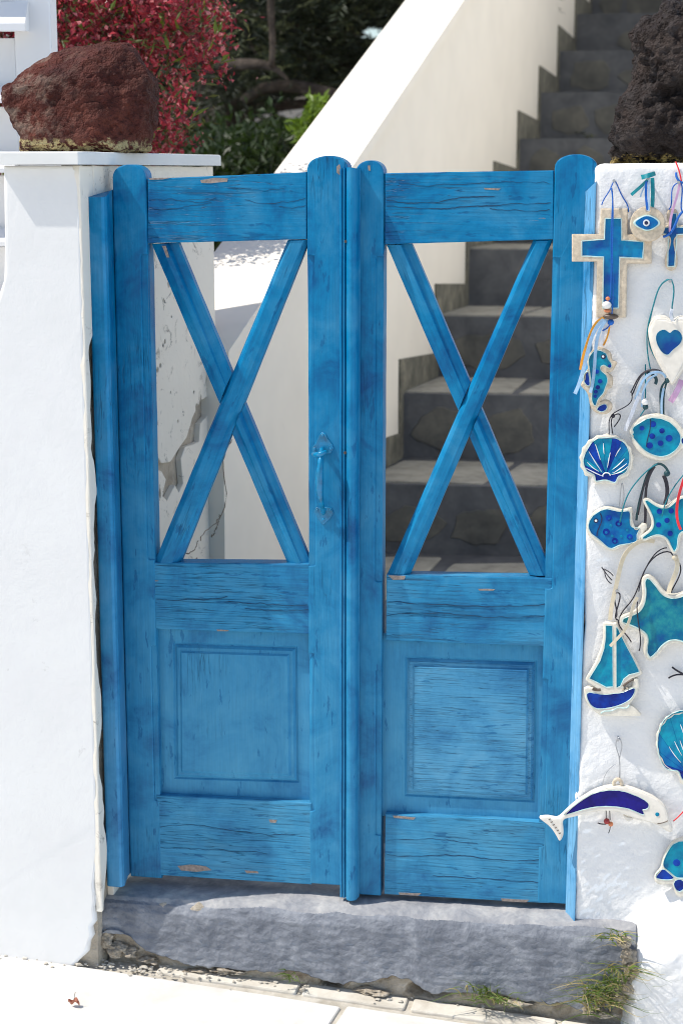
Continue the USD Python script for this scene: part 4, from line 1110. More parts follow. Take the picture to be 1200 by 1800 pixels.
# large cross
o = Ornament('large cream cross with deep blue glaze and beaded blue cord, highest at the gate edge', 'ornament', [(1055.6, 365.6), (1102.9, 365.6), (1102, 410.8), (1144.9, 413), (1144.9, 462.4), (1102, 462.4), (1100.3, 557), (1047.8, 557), (1049, 459), (1004.9, 459), (1004.9, 410.8), (1053, 410.8)], 0.006, 0.011, curve=False, name='ceramic_cross', clay='clay')
o.build([(o.poly([(1064.4, 384.5), (1090.6, 384.5), (1091.2, 422.6), (1130, 425.6), (1128.3, 452.8), (1087.5, 450.5), (1085.4, 540.4), (1060, 540.4), (1061.4, 450.5), (1023.3, 448.4), (1023.3, 423.9), (1063, 421.3)], False), 'glaze_azure')])
o.nail((1079, 318)); 
o.cord([(1057, 360), (1066, 342), (1073, 330), (1079, 318), (1090, 338), (1103, 362), (1104, 372)], 0.0012, 'cord_blue', [0.010, 0.012, 0.014, 0.012, 0.010, 0.012])
o.cord([(1073, 329), (1076, 345), (1075, 380), (1074, 460), (1071, 530)], 0.0012, 'cord_blue', [0.014, 0.022, 0.022, 0.021, 0.022])
o.cord([(1075, 330), (1077, 360), (1076, 440), (1077, 510), (1075, 552)], 0.0012, 'cord_blue', [0.014, 0.023, 0.022, 0.021, 0.022])
o.bead((1068, 524.5), 0.0042, 'bead_orange', 0.022, (1, 0.8, 0.9)); o.bead((1066, 536), 0.0085, 'bead_white', 0.024, (1, 0.8, 0.85)); o.bead((1067, 546), 0.0055, 'bead_orange', 0.022, (1.1, 0.8, 0.6))
o.bead((1073, 556), 0.0130, 'bead_brown', 0.020, (1.1, 0.6, 0.42)); o.bead((1073, 566), 0.006, 'cord_blue', 0.018, (1, 0.7, 1))
o.cord([(1072, 569), (1066, 577), (1058, 581)], 0.0014, 'cord_blue', 0.018)
o.band([(1062, 558), (1047, 568), (1036, 590), (1026, 620), (1020, 650)], 0.0050, 'ribbon_orange', [0.018, 0.022, 0.03, 0.035, 0.034])
o.band([(1062, 560), (1048, 575), (1036, 605), (1026, 645), (1010, 692)], 0.0068, 'ribbon_sky', [0.018, 0.024, 0.036, 0.040, 0.040])
o.band([(1066, 562), (1052, 585), (1046, 620), (1043, 660), (1037, 690)], 0.0058, 'ribbon_sky', [0.018, 0.026, 0.030, 0.029, 0.028])
o.band([(1071, 570), (1068, 588), (1060, 607)], 0.0032, 'ribbon_orange', [0.018, 0.016, 0.012])
o.band([(1067, 563), (1060, 585), (1055, 612)], 0.0060, 'ribbon_white', [0.018, 0.016, 0.012])
# eye medallion
o = Ornament('round cream medallion with a raised blue eye and teal ribbon bow', 'ornament', [(1137.9 + 31.3 * math.cos(t), 393.3 + 31.3 * math.sin(t)) for t in np.linspace(0, 2 * math.pi, 18, endpoint=False)], 0.020, 0.009, name='eye_medallion', clay='clay')
o.P = o.P.difference(Polygon([gp(*p, o.y) for p in [(1136, 362), (1142, 362), (1142, 371), (1136, 371)]]))
o.build([])
o.gy = o.front
lens = lambda s: smooth_poly(V(290, [(840 + (a - 840) * s, 578 + (b - 578) * s) for a, b in [(700, 580), (762, 522), (840, 497), (912, 518), (972, 580), (920, 634), (840, 660), (762, 634)]]), 4)
part('raised_eye', board(o.poly(lens(1.0), False), o.front - 0.0035, 0.004, 0.0022, wob=0), 'glaze_rim', o.t, smooth=50)
part('glaze', board(o.poly(lens(0.84), False), o.front - 0.0042, 0.002, 0.0004, wob=0), 'glaze_azure', o.t)
o.gy = o.front - 0.0042
o.spot((1135.3, 391.2), 0.0060, 'white_glaze', 'eye_white'); o.gy -= 0.0009
o.spot((1135.3, 391.2), 0.0034, 'dark_glaze', 'pupil')
o.nail((1139, 314))
o.band([(1127, 311), (1139, 308), (1151, 304)], 0.0085, 'ribbon_teal', [0.024, 0.030, 0.024], 0.5)
o.band([(1138, 316), (1125, 328), (1109, 342)], 0.0058, 'ribbon_teal', [0.022, 0.016, 0.010])
o.band([(1137, 318), (1130, 332), (1125, 346)], 0.0024, 'ribbon_sky', [0.022, 0.016, 0.010])
o.band([(1146, 312), (1147, 335), (1146, 364)], 0.0070, 'ribbon_teal', [0.024, 0.026, 0.026])
o.band([(1136, 318), (1135, 340), (1138, 369)], 0.0045, 'cord_blue', [0.026, 0.030, 0.032])
o.band([(1140, 316), (1140, 342), (1140, 370)], 0.0026, 'ribbon_sky', [0.027, 0.031, 0.033])
# small cross at the picture edge
o = Ornament('small round-ended cross with blue glaze beside the eye medallion', 'ornament', V(290, [(1040, 470), (1062, 440), (1110, 432), (1148, 470), (1152, 596), (1250, 600), (1275, 660), (1250, 718), (1152, 722), (1144, 990), (1112, 1048), (1062, 1055), (1022, 1010), (1032, 712), (985, 698), (985, 622), (1034, 608)]), 0.006, 0.010, name='ceramic_cross', clay='clay')
o.build([(o.poly(V(290, [(1083, 490), (1130, 490), (1135, 628), (1230, 632), (1230, 685), (1132, 690), (1108, 1010), (1052, 1010), (1062, 690), (1000, 680), (1000, 635), (1070, 628)]), False), 'glaze_azure')])
o.nail((1192, 321))
o.cord([(1175, 368), (1180, 345), (1187, 323), (1193, 321), (1198, 345), (1202, 372)], 0.0013, 'cord_blue', [0.018, 0.012, 0.016, 0.018])
o.band([(1194, 322), (1189, 345), (1181, 372), (1178, 411)], 0.0042, 'ribbon_pink', [0.018, 0.024, 0.024])
o.cord([(1199, 372), (1190, 385), (1186, 395), (1165, 416)], 0.0024, 'cord_blue', [0.02, 0.024, 0.024])
o.cord([(1187, 284), (1194, 303), (1197, 318)], 0.0014, 'cord_red', [0.006, 0.014, 0.016])
o.cord([(1188, 303), (1194, 318), (1200, 321)], 0.0022, 'cord_blue', [0.01, 0.016, 0.016])
# heart
o = Ornament('thick white heart with a smaller blue heart sunk in it', 'ornament', V(480, [(1085, 462), (1040, 430), (980, 418), (920, 432), (870, 490), (850, 570), (865, 680), (910, 820), (980, 960), (1045, 1075), (1090, 1112), (1138, 1065), (1230, 920), (1300, 780), (1330, 640), (1320, 540), (1280, 460), (1210, 425), (1145, 432)]), 0.006, 0.022, 'clay_white', name='ceramic_heart', round_=0.009)
o.build([(o.poly(V(480, [(1070, 600), (1030, 575), (985, 572), (945, 600), (930, 660), (955, 740), (1000, 800), (1045, 820), (1090, 780), (1150, 730), (1185, 680), (1180, 610), (1140, 572), (1100, 575)])), 'glaze_azure')], 0.0006, 0.010)
o.nail((1177, 494))
o.cord([(1160, 640), (1140, 575), (1147, 540), (1156, 510), (1166, 495), (1178, 490), (1183, 500), (1182, 530), (1182, 558)], 0.0014, 'cord_teal', [0.010, 0.012, 0.014, 0.018, 0.022, 0.026])
o.cord([(1143, 650), (1137, 610), (1139, 570), (1150, 530), (1162, 500), (1174, 491)], 0.0014, 'cord_teal', [0.010, 0.012, 0.014, 0.018])
o.cord([(1134, 640), (1134, 670), (1134, 703)], 0.0013, 'cord_teal', 0.010)
o.band([(1181, 543), (1179, 555), (1182, 564)], 0.0060, 'ribbon_white', [0.028, 0.032, 0.030], 0.5)
o.bead((1133, 706), 0.0070, 'bead_white', 0.012); o.bead((1134, 715), 0.0055, 'cord_dark_teal', 0.012)
o.cord([(1134, 718), (1128, 726), (1125, 731)], 0.0013, 'cord_teal', 0.010)
# seahorse
body = V(480, [(250, 830), (300, 762), (340, 738), (400, 745), (450, 772), (482, 812), (495, 868), (540, 893), (524, 928), (490, 978), (452, 986), (425, 975), (452, 1000), (492, 1035), (497, 1090), (474, 1150)]) + V(680, [(462, 10), (430, 62), (392, 108), (362, 150), (385, 136), (432, 126), (478, 150), (492, 200), (466, 246), (402, 270), (340, 258), (290, 220), (262, 150), (248, 80), (215, 25)]) + V(480, [(176, 1120), (205, 1055), (212, 1000), (243, 962), (238, 890)])
o = Ornament('turquoise seahorse with dark spots and curled tail', 'ornament', body, 0.012, 0.010, name='ceramic_seahorse', clay='clay')
o.build([(o.poly(V(480, [(292, 800), (325, 776), (380, 786), (430, 818), (446, 868), (478, 918), (470, 948), (440, 938), (402, 920), (368, 942), (378, 985), (420, 1022), (438, 1080), (415, 1150)]) + V(680, [(395, 62), (350, 112), (330, 160), (318, 185), (300, 165), (290, 60)]) + V(480, [(287, 1150), (275, 1050), (262, 940), (258, 860)])), 'glaze_turquoise'),
         (o.poly(V(480, [(235, 990), (256, 1060), (250, 1128), (226, 1112), (206, 1062), (216, 1010)])), 'glaze_cobalt'),
         (o.poly(V(680, [(340, 222), (352, 205), (388, 182), (425, 180), (432, 212), (402, 240), (368, 242)])), 'glaze_cobalt')], 0.0011)
for q, r in zip(V(480, [(335, 990), (367, 1085), (345, 1145)]) + V(680, [(325, 48), (318, 95)]), (0.0040, 0.0042, 0.0040, 0.0036, 0.0030)):
    o.spot(q, r, 'glaze_cobalt')
e = V(480, [(400, 840), (463, 932)])
o.spot(e[0], 0.0045, 'dark_glaze', 'eye'); o.gy -= 0.0009; o.spot((e[0][0] - 0.5, e[0][1] - 0.5), 0.0022, 'white_glaze', 'eye_white_dot'); o.gy += 0.0009  # white glaze dot inside the dark ring of the eye
o.spot(e[1], 0.0030, 'glaze_cobalt', 'mouth')
# upper fish
body = V(680, [(665, 450), (690, 380), (760, 310), (850, 272), (940, 262), (1040, 285), (1120, 330), (1180, 400), (1208, 425), (1262, 388), (1292, 420), (1284, 540), (1262, 650), (1205, 612), (1160, 642), (1080, 708), (990, 738), (900, 725), (800, 680), (720, 600), (688, 520), (684, 480)])
o = Ornament('turquoise fish with cobalt spots, its tail past the picture edge', 'ornament', body, 0.010, 0.010, name='ceramic_fish')
o.build([(o.poly(V(680, [(700, 440), (760, 370), (860, 318), (950, 318), (1050, 350), (1130, 420), (1172, 500), (1162, 580), (1090, 660), (1000, 695), (900, 680), (800, 620), (712, 520), (690, 480), (708, 462)])), 'glaze_turquoise'),
         (o.poly(V(680, [(1190, 520), (1215, 498), (1265, 438), (1262, 612), (1215, 588), (1190, 560)])), 'glaze_cobalt')], 0.0012)
for a, b, r in [(788, 415, 22), (900, 375, 30), (890, 495, 28), (990, 440, 26), (1060, 515, 33), (975, 565, 27), (865, 590, 31)]:
    o.spot(V(680, [(a, b)])[0], r / 5.714 / 905, 'glaze_cobalt')
o.line(V(680, [(872, 322), (872, 400), (855, 480), (832, 600)]), 0.0009)
o.nail((1172, 664))
o.cord([(1160, 730), (1160, 700), (1162, 682), (1172, 668)], 0.0022, 'cord_dark_teal', [0.012, 0.014, 0.018])
o.cord([(1166, 730), (1166, 700), (1168, 684), (1173, 668)], 0.0020, 'cord_dark_teal', [0.012, 0.014, 0.018])
o.band([(1163, 729), (1163, 700), (1166, 682)], 0.0042, 'ribbon_sky', [0.016, 0.018, 0.020])
o.cord([(1108, 690), (1117, 672), (1130, 655), (1150, 649), (1165, 655), (1172, 668)], 0.0013, 'cord_black', [0.010, 0.016, 0.020, 0.020])
o.cord([(1110, 695), (1120, 672), (1136, 653), (1156, 651), (1168, 661)], 0.0013, 'cord_black', [0.010, 0.016, 0.022, 0.020])
o.band([(1136, 654), (1146, 658), (1152, 664), (1151, 675)], 0.006, 'cord_dark_teal', 0.016)
o.band([(1116, 702), (1124, 680), (1140, 658), (1158, 654), (1170, 664)], 0.0044, 'ribbon_sky', [0.012, 0.022, 0.026, 0.022])
o.band([(1128, 715), (1130, 690), (1140, 668), (1155, 658)], 0.0036, 'ribbon_sky', [0.012, 0.018, 0.022])
o.band([(1125, 690), (1112, 722), (1098, 757)], 0.0068, 'ribbon_white', [0.014, 0.018, 0.014])
o.band([(1198, 668), (1188, 690), (1178, 706)], 0.0110, 'ribbon_pink', [0.014, 0.018, 0.014])
o.bead((1173, 668), 0.0055, 'cord_dark_teal', 0.020)
# scallop shells
def shell(label, outline, inner, centre, ribs, mats, a0_, a1_, cords):
    o = Ornament(label, 'ornament', outline, 0.010, 0.010, name='ceramic_shell')
    G = o.poly(inner)
    cxz = np.array(gp(*centre, o.front))
    wed = []
    n = len(mats)
    for i, mt in enumerate(mats):
        t0, t1 = a0_ + (a1_ - a0_) * i / n, a0_ + (a1_ - a0_) * (i + 1) / n
        W = Polygon([cxz] + [cxz + 0.2 * np.array([math.cos(t), math.sin(t)]) for t in np.linspace(t0, t1, 4)])
        wed.append((W, mt))
    o.build([(G, 'glaze_cobalt')], 0.0016)
    for W, mt in wed:
        for q in polys(G.buffer(-0.0004).intersection(W.buffer(-0.0002))):
            part('glaze_sector', board(q, o.gy - 0.0007, 0.0006, 0.0003, wob=0, segs=1), mt, o.t)
    for p in ribs:
        o.line(p, [0.0005, 0.0011, 0.0004], 'white_glaze', 'rib', -0.0009)
    return o
ang = lambda d: math.radians(d)
out1 = []
for i in range(27):                    # scalloped edge, hinge at the foot
    t = ang(-48 + (276) * i / 26)
    k = 1.0 + (0.035 if i % 2 else -0.01)
    out1.append((1066 + 46.5 * k * math.cos(t), 807 - 43.5 * k * math.sin(t)))
out1 = out1[1:-1] + V(680, [(305, 905), (312, 962), (420, 962), (535, 968), (550, 935)])
in1 = V(680, [(325, 935), (318, 892), (250, 850), (212, 790), (206, 720), (238, 640), (290, 560), (350, 522), (440, 518), (530, 522), (602, 560), (642, 620), (660, 700), (650, 790), (612, 862), (542, 905), (520, 952), (420, 930)])
o = shell('upper scallop shell with turquoise and cobalt rays, over the sunlit batten', out1, in1, V(680, [(430, 885)])[0],
          [V(680, p) for p in [[(320, 575), (345, 650), (370, 735)], [(400, 565), (402, 620), (408, 675)], [(255, 650), (310, 740), (385, 855)], [(238, 755), (300, 815), (355, 850)], [(225, 815), (310, 860), (400, 900)], [(470, 660), (455, 730), (442, 810)], [(612, 720), (560, 775), (492, 830)], [(635, 770), (570, 820), (500, 865)], [(645, 800), (580, 850), (480, 880)], [(575, 610), (540, 660), (520, 700)]]],
          ['glaze_turquoise', 'glaze_azure', 'glaze_turquoise', 'glaze_azure', 'glaze_cobalt', 'glaze_turquoise', 'glaze_turquoise', 'glaze_cobalt', 'glaze_azure', 'glaze_turquoise', 'glaze_cobalt'], ang(8), ang(172), None)
o.line(V(680, [(395, 900), (405, 872), (430, 862), (458, 870), (470, 892)]), 0.0012, 'white_glaze', 'hinge_rib', -0.0009)
o.cord([(1070, 764), (1070, 745), (1073, 732), (1085, 722), (1110, 690)], 0.0011, 'cord_black', [0.014, 0.016, 0.014, 0.012])
o.cord([(1076, 762), (1074, 745), (1077, 732), (1083, 728), (1079, 750)], 0.0012, 'cord_black', [0.016, 0.018, 0.014, 0.012])
o.bead((1077, 731), 0.0040, 'cord_black', 0.014)
out2 = []
for i in range(31):
    t = ang(-52 + 284 * i / 30)
    k = 1.0 + (0.025 if i % 2 else -0.01)
    out2.append((1199 + 46 * k * math.cos(t), 1303 - 53 * k * math.sin(t)))
out2 = out2[1:-1] + V(1180, [(1160, 1065), (1175, 1118), (1240, 1122), (1300, 1118), (1320, 1060)])
in2 = V(1180, [(950, 700), (965, 600), (1010, 500), (1080, 440), (1160, 405), (1240, 405), (1340, 440), (1410, 540), (1420, 680), (1400, 800), (1330, 920), (1290, 990), (1280, 1085), (1200, 1088), (1160, 1010), (1050, 985), (985, 900), (955, 800)])
o = shell('large scallop shell cut off by the picture edge, above the white dolphin', out2, in2, V(1180, [(1235, 1020)])[0],
          [V(1180, p) for p in [[(1115, 705), (1150, 780), (1190, 850)], [(1170, 700), (1195, 770), (1215, 830)], [(1172, 535), (1190, 580), (1200, 620)], [(1060, 760), (1120, 850), (1180, 920)]]],
          ['glaze_azure', 'glaze_turquoise', 'glaze_azure', 'glaze_turquoise', 'glaze_azure', 'glaze_turquoise', 'glaze_turquoise', 'glaze_azure', 'glaze_azure', 'glaze_cobalt'], ang(0), ang(180), None)
# spotted fish at the gate edge
body = V(830, [(230, 540), (242, 470), (300, 400), (370, 356), (450, 340), (540, 356), (600, 365), (688, 350), (690, 425), (702, 500), (732, 556), (780, 512), (832, 512), (838, 550), (802, 602), (780, 660), (775, 692), (720, 718), (650, 735), (560, 752), (510, 780), (450, 775), (380, 730), (300, 672), (250, 622)])
o = Ornament('blue spotted fish with a notched tail, right beside the sunlit batten', 'ornament', body, 0.008, 0.010, name='ceramic_fish')
o.build([(o.poly(V(830, [(255, 540), (276, 470), (340, 410), (430, 375), (520, 392), (580, 402), (655, 398), (664, 480), (700, 562), (760, 568), (736, 620), (730, 690), (690, 708), (640, 718), (540, 738), (480, 764), (420, 730), (340, 660), (280, 610)])), 'glaze_azure')], 0.0013)
for a, b, r in [(455, 460, 28), (555, 515, 32), (430, 600, 34), (665, 650, 28), (515, 690, 30)]:
    q = V(830, [(a, b)])[0]
    o.spot(q, r / 5.714 / 905, 'glaze_cobalt'); o.gy -= 0.0007; o.spot((q[0], q[1] + 1), r / 5.714 / 2200, 'glaze_azure', 'spot_centre'); o.gy += 0.0007
for a, b in [(475, 535), (640, 580), (490, 640), (580, 645)]:
    o.spot(V(830, [(a, b)])[0], 0.0026, 'glaze_turquoise', 'bubble')
q = V(830, [(325, 488)])[0]
o.spot(q, 0.0044, 'dark_glaze', 'eye'); o.gy -= 0.0009; o.spot(q, 0.0024, 'white_glaze', 'eye_white_dot'); o.gy += 0.0009  # eye: dark glaze ring around a white glaze dot
o.line(V(830, [(368, 415), (380, 500), (345, 585), (336, 640)]), 0.0011)
o.cord([(1089, 918), (1093, 900), (1103, 870), (1120, 845), (1140, 825), (1155, 815)], 0.0014, 'cord_teal', [0.018, 0.022, 0.024, 0.022, 0.02])
o.cord([(1088, 890), (1090, 868), (1092, 850)], 0.0009, 'steel', 0.010)
o.cord([(1092, 890), (1096, 866), (1093, 849)], 0.0009, 'steel', 0.010)
# small starfish
body = V(830, [(800, 262), (835, 250), (900, 285), (975, 325), (1030, 330), (1105, 275), (1160, 238), (1215, 228), (1262, 240), (1250, 330), (1232, 430), (1268, 520), (1300, 596), (1262, 622), (1196, 612), (1170, 662), (1158, 760), (1112, 812), (1062, 750), (1010, 662), (950, 642), (850, 672), (788, 680), (774, 640), (830, 590), (876, 540), (880, 470), (850, 390), (818, 330)])
o = Ornament('small turquoise starfish with cobalt dots, next to the spotted fish', 'ornament', body, 0.014, 0.010, name='ceramic_starfish')
o.build([(o.P.buffer(-0.0052).buffer(-0.001).buffer(0.001), 'glaze_turquoise')], 0.0013)
for a, b in [(962, 395), (1082, 390), (1040, 485), (955, 530), (1072, 615)]:
    o.spot(V(830, [(a, b)])[0], 0.0050, 'glaze_cobalt')
o.nail((1166, 835))
o.band([(1118, 915), (1124, 880), (1132, 850), (1143, 825), (1158, 815), (1172, 825), (1175, 834)], 0.0046, 'cord_dark_teal', [0.012, 0.014, 0.018, 0.022, 0.022])
o.band([(1133, 925), (1134, 880), (1138, 845), (1150, 820)], 0.0050, 'cord_black', [0.016, 0.016, 0.018, 0.02])
o.cord([(1121, 905), (1128, 870), (1136, 842), (1146, 823)], 0.0016, 'cord_black', [0.016, 0.016, 0.018, 0.02])
o.band([(1166, 836), (1171, 850), (1172, 868), (1168, 886)], 0.0072, 'cord_black', [0.022, 0.022, 0.024])
o.cord([(1203, 832), (1185, 855), (1172, 878), (1166, 895), (1163, 908)], 0.0012, 'cord_teal', [0.02, 0.024, 0.028])
o.band([(1202, 840), (1193, 870), (1189, 898), (1196, 931)], 0.0050, 'cord_red', [0.026, 0.032, 0.034])
o.bead((1172, 832), 0.0060, 'cord_dark_teal', 0.022)
# large starfish
body = V(980, [(795, 190), (838, 160), (890, 180), (960, 258), (1035, 345), (1090, 362), (1180, 345), (1262, 300), (1330, 288), (1362, 340), (1330, 440), (1270, 530), (1262, 610), (1300, 720), (1345, 830), (1310, 890), (1210, 872), (1080, 852), (1000, 910), (915, 1005), (862, 1022), (822, 985), (802, 900), (808, 788), (742, 732), (622, 684), (562, 645), (572, 582), (642, 546), (742, 500), (785, 410), (788, 290)])
o = Ornament('large mottled blue and green starfish hung on black cord above the sailboat', 'ornament', body, 0.010, 0.012, name='ceramic_starfish')
o.build([(o.P.buffer(-0.0080).buffer(-0.001).buffer(0.001), 'glaze_mottled')], 0.0016)
o.nail((1184, 975))
o.cord([(1088, 1092), (1092, 1078), (1108, 1058), (1122, 1030), (1132, 1004), (1146, 983), (1162, 972), (1176, 970), (1183, 977)], 0.0014, 'cord_black', [0.014, 0.012, 0.010, 0.012, 0.018, 0.020])
o.cord([(1122, 1040), (1130, 1010), (1146, 980), (1163, 965), (1172, 963)], 0.0012, 'cord_black', [0.014, 0.012, 0.012])
o.cord([(1190, 985), (1196, 1000), (1190, 1020), (1179, 1042)], 0.0014, 'cord_black', [0.018, 0.018, 0.024])
o.band([(1186, 978), (1190, 995), (1182, 1020), (1175, 1042)], 0.0085, 'ribbon_cream', [0.020, 0.020, 0.024])
o.band([(1150, 952), (1118, 955), (1098, 975), (1087, 1010), (1079, 1045), (1072, 1090)], 0.0080, 'ribbon_cream', [0.014, 0.022, 0.020, 0.016, 0.014, 0.012])
o.band([(1120, 1050), (1110, 1075), (1102, 1100), (1090, 1117), (1072, 1136)], 0.0056, 'ribbon_cream', [0.026, 0.030, 0.030, 0.028, 0.026])
o.cord([(1120, 1058), (1121, 1090), (1125, 1120), (1123, 1144)], 0.0013, 'cord_black', [0.028, 0.030, 0.030, 0.022])
o.cord([(1086, 1090), (1090, 1103), (1100, 1116), (1109, 1129)], 0.0013, 'cord_black', [0.018, 0.016, 0.014])
o.bead((1186, 980), 0.0060, 'ribbon_cream', 0.018)
# sailboat
sail = V(980, [(400, 652), (430, 640), (500, 648), (520, 640), (545, 650), (575, 730), (640, 860), (700, 975), (770, 1110)]) + V(1180, [(795, 12), (770, 30), (700, 60), (620, 110), (590, 200), (490, 205), (380, 195), (290, 130), (222, 75), (232, 52)]) + V(980, [(310, 1062), (370, 920), (400, 800)])
hull = V(1180, [(205, 165), (240, 145), (300, 150), (370, 185), (480, 190), (600, 180), (690, 140), (705, 62), (750, 60), (758, 150), (720, 250), (660, 325), (700, 340), (782, 425), (765, 440), (380, 440), (330, 405), (250, 342), (215, 262)])
o = Ornament('sailing boat with turquoise sails and cobalt hull at the gate edge', 'ornament', [sail, hull], 0.008, 0.010, curve=False, name='ceramic_sailboat')
o.build([(o.poly(V(980, [(428, 685), (488, 692), (494, 1300)]) + V(1180, [(430, 160), (340, 112), (265, 72)]) + V(980, [(310, 1140), (372, 1040), (412, 915), (428, 800)]), False), 'glaze_turquoise'),
         (o.poly(V(980, [(532, 700), (556, 740), (640, 905), (752, 1135)]) + V(1180, [(755, 12), (660, 32), (602, 78), (568, 150), (535, 162)]), False), 'glaze_turquoise'),
         (o.poly(V(1180, [(240, 228), (380, 238), (500, 230), (620, 210), (714, 178), (698, 240), (630, 308), (540, 348), (420, 374), (320, 370), (265, 322)])), 'glaze_cobalt')], 0.0011)
o.spot(V(1180, [(597, 182)])[0], 0.0020, 'clay', 'porthole', 0.004); o.spot(V(1180, [(640, 168)])[0], 0.0020, 'clay', 'porthole', 0.004)
o.line(V(1180, [(290, 178), (330, 186), (372, 184)]), 0.003, 'bead_brown', 'deck_recess', -0.001)
o.line(V(1180, [(600, 150), (650, 110), (700, 85)]), 0.0022, 'bead_brown', 'deck_recess', -0.001)
o.line(V(1180, [(375, 425), (430, 400), (490, 395), (550, 365), (610, 372), (660, 340)]), 0.0016, 'glaze_rim', 'wave_rim', -0.001)
o.nail((1084, 1036))
o.cord([(1081, 1085), (1081, 1062), (1083, 1042), (1086, 1042), (1086, 1064), (1086, 1090)], 0.0014, 'cord_black', [0.016, 0.014, 0.018, 0.016])
# dolphin
body = D([(82, 285), (110, 280), (170, 282), (220, 288), (250, 268), (320, 200), (430, 120), (530, 66), (640, 40), (740, 42), (850, 75), (960, 122), (1040, 182), (1082, 250), (1092, 310), (1118, 372), (1115, 398), (1075, 396), (1040, 368), (1000, 345), (950, 326), (880, 312), (830, 300), (760, 266), (650, 236), (540, 236), (420, 262), (330, 286), (272, 304), (266, 380), (256, 452), (240, 470), (218, 440), (180, 380), (130, 332)])
o = Ornament('white dolphin with a violet back, its tail reaching over the gate', 'ornament', body, 0.012, 0.012, 'clay_white', name='ceramic_dolphin', round_=0.0045)
o.build([(o.poly(D([(272, 275), (340, 216), (430, 150), (530, 106), (640, 89), (740, 99), (830, 131), (900, 167), (930, 206), (916, 234), (882, 240), (894, 272), (830, 254), (740, 225), (620, 212), (500, 220), (380, 250)])), 'glaze_violet')], 0.0008)
o.gy = o.front
o.spot(D([(998, 275)])[0], 0.0040, 'glaze_turquoise', 'eye')
o.line(D([(1000, 348), (1040, 342), (1082, 325)]), 0.0009, 'bead_brown', 'mouth')
for k in range(6):
    a, b = 150 + k * 16, 318 + k * 22
    o.line(D([(a, b), (a + 16, b - 8)]), 0.0008, 'bead_brown', 'tail_groove')
part('side_fin', board(o.poly(D([(735, 290), (770, 305), (830, 308), (800, 330), (755, 330)])), o.front + 0.004, 0.006, 0.002, wob=0), 'clay_white', o.t, smooth=40)
part('hanging_loop', tube([gq(*p, o.y - 0.006) for p in D([(662, 45), (668, 12), (690, 0), (712, 12), (718, 45)])], 0.0035, 8, 18), 'clay', o.t, smooth=True)
o.nail((1086, 1297))
o.cord([(1087, 1374), (1089, 1350), (1086, 1325), (1083, 1303), (1087, 1297), (1091, 1303), (1089, 1330), (1089, 1352), (1088, 1376)], 0.0010, 'steel', [0.016, 0.012, 0.014, 0.014, 0.016], n=50)
o.cord([(1084, 1342), (1066, 1358), (1059, 1378)], 0.0006, 'steel', [0.012, 0.010, 0.008])
o.cord([(1065, 1425), (1065, 1440)], 0.0010, 'cord_black', 0.012); o.cord([(1071, 1425), (1072, 1442)], 0.0010, 'cord_black', 0.012)
o.bead((1066, 1444), 0.0060, 'bead_red', 0.012); o.bead((1073, 1449), 0.0050, 'bead_orange', 0.012)
o.cord([(1050, 1447), (1057, 1449), (1065, 1449)], 0.0012, 'cord_black', 0.010); o.cord([(1072, 1453), (1071, 1460), (1069, 1465)], 0.0009, 'cord_black', 0.010)
o.cord([(1183, 1444), (1190, 1438), (1203, 1424)], 0.0012, 'cord_red', 0.010)
# lower fish
body = D([(1200, 448), (1110, 492), (1062, 566), (1034, 640), (1020, 692), (978, 750), (984, 790), (1035, 812), (1112, 810), (1132, 862), (1162, 905), (1195, 905), (1235, 868), (1310, 830), (1392, 720), (1400, 590), (1330, 480)])
o = Ornament('bright blue fish at the lower picture edge, below the dolphin', 'ornament', body, 0.008, 0.010, name='ceramic_fish')
o.build([(o.poly(D([(1200, 486), (1112, 522), (1070, 590), (1052, 685), (1100, 728), (1150, 768), (1220, 772), (1330, 750), (1368, 650), (1320, 530)])), 'glaze_turquoise'),
         (o.poly(D([(988, 762), (1040, 708), (1092, 738), (1125, 772), (1040, 785)])), 'glaze_cobalt'), (o.poly(D([(1135, 805), (1188, 790), (1200, 862), (1172, 878)])), 'glaze_cobalt')], 0.0010)
o.spot(D([(1150, 655)])[0], 0.0070, 'glaze_cobalt', 'spot')
# bits of wire and twine left on other nails
def scrap(label, paths, r, mt, off=0.010):
    q = [[gq(*p, wall_y(gp(*p, WY)[0]) - off * (0.4 + 0.6 * math.sin(i * 1.3 + 0.5) ** 2)) for i, p in enumerate(pp)] for pp in paths]
    single('twine_scrap', join([tube(x, r, 6, 16) for x in q], False), mt, label, 'twine', smooth=True)
scrap('scrap of dark twisted wire left of the cream ribbon, under the spotted fish', [[(1057, 997), (1064, 1007), (1075, 1020)], [(1062, 1003), (1066, 1018), (1074, 1026)], [(1060, 1000), (1068, 1004), (1077, 1012)]], 0.0010, 'cord_black')
scrap('two short brown and violet twine ends at the picture edge above the large shell', [[(1181, 1173), (1191, 1180), (1204, 1186)], [(1175, 1192), (1186, 1187), (1204, 1187)]], 0.0018, 'cord_black')

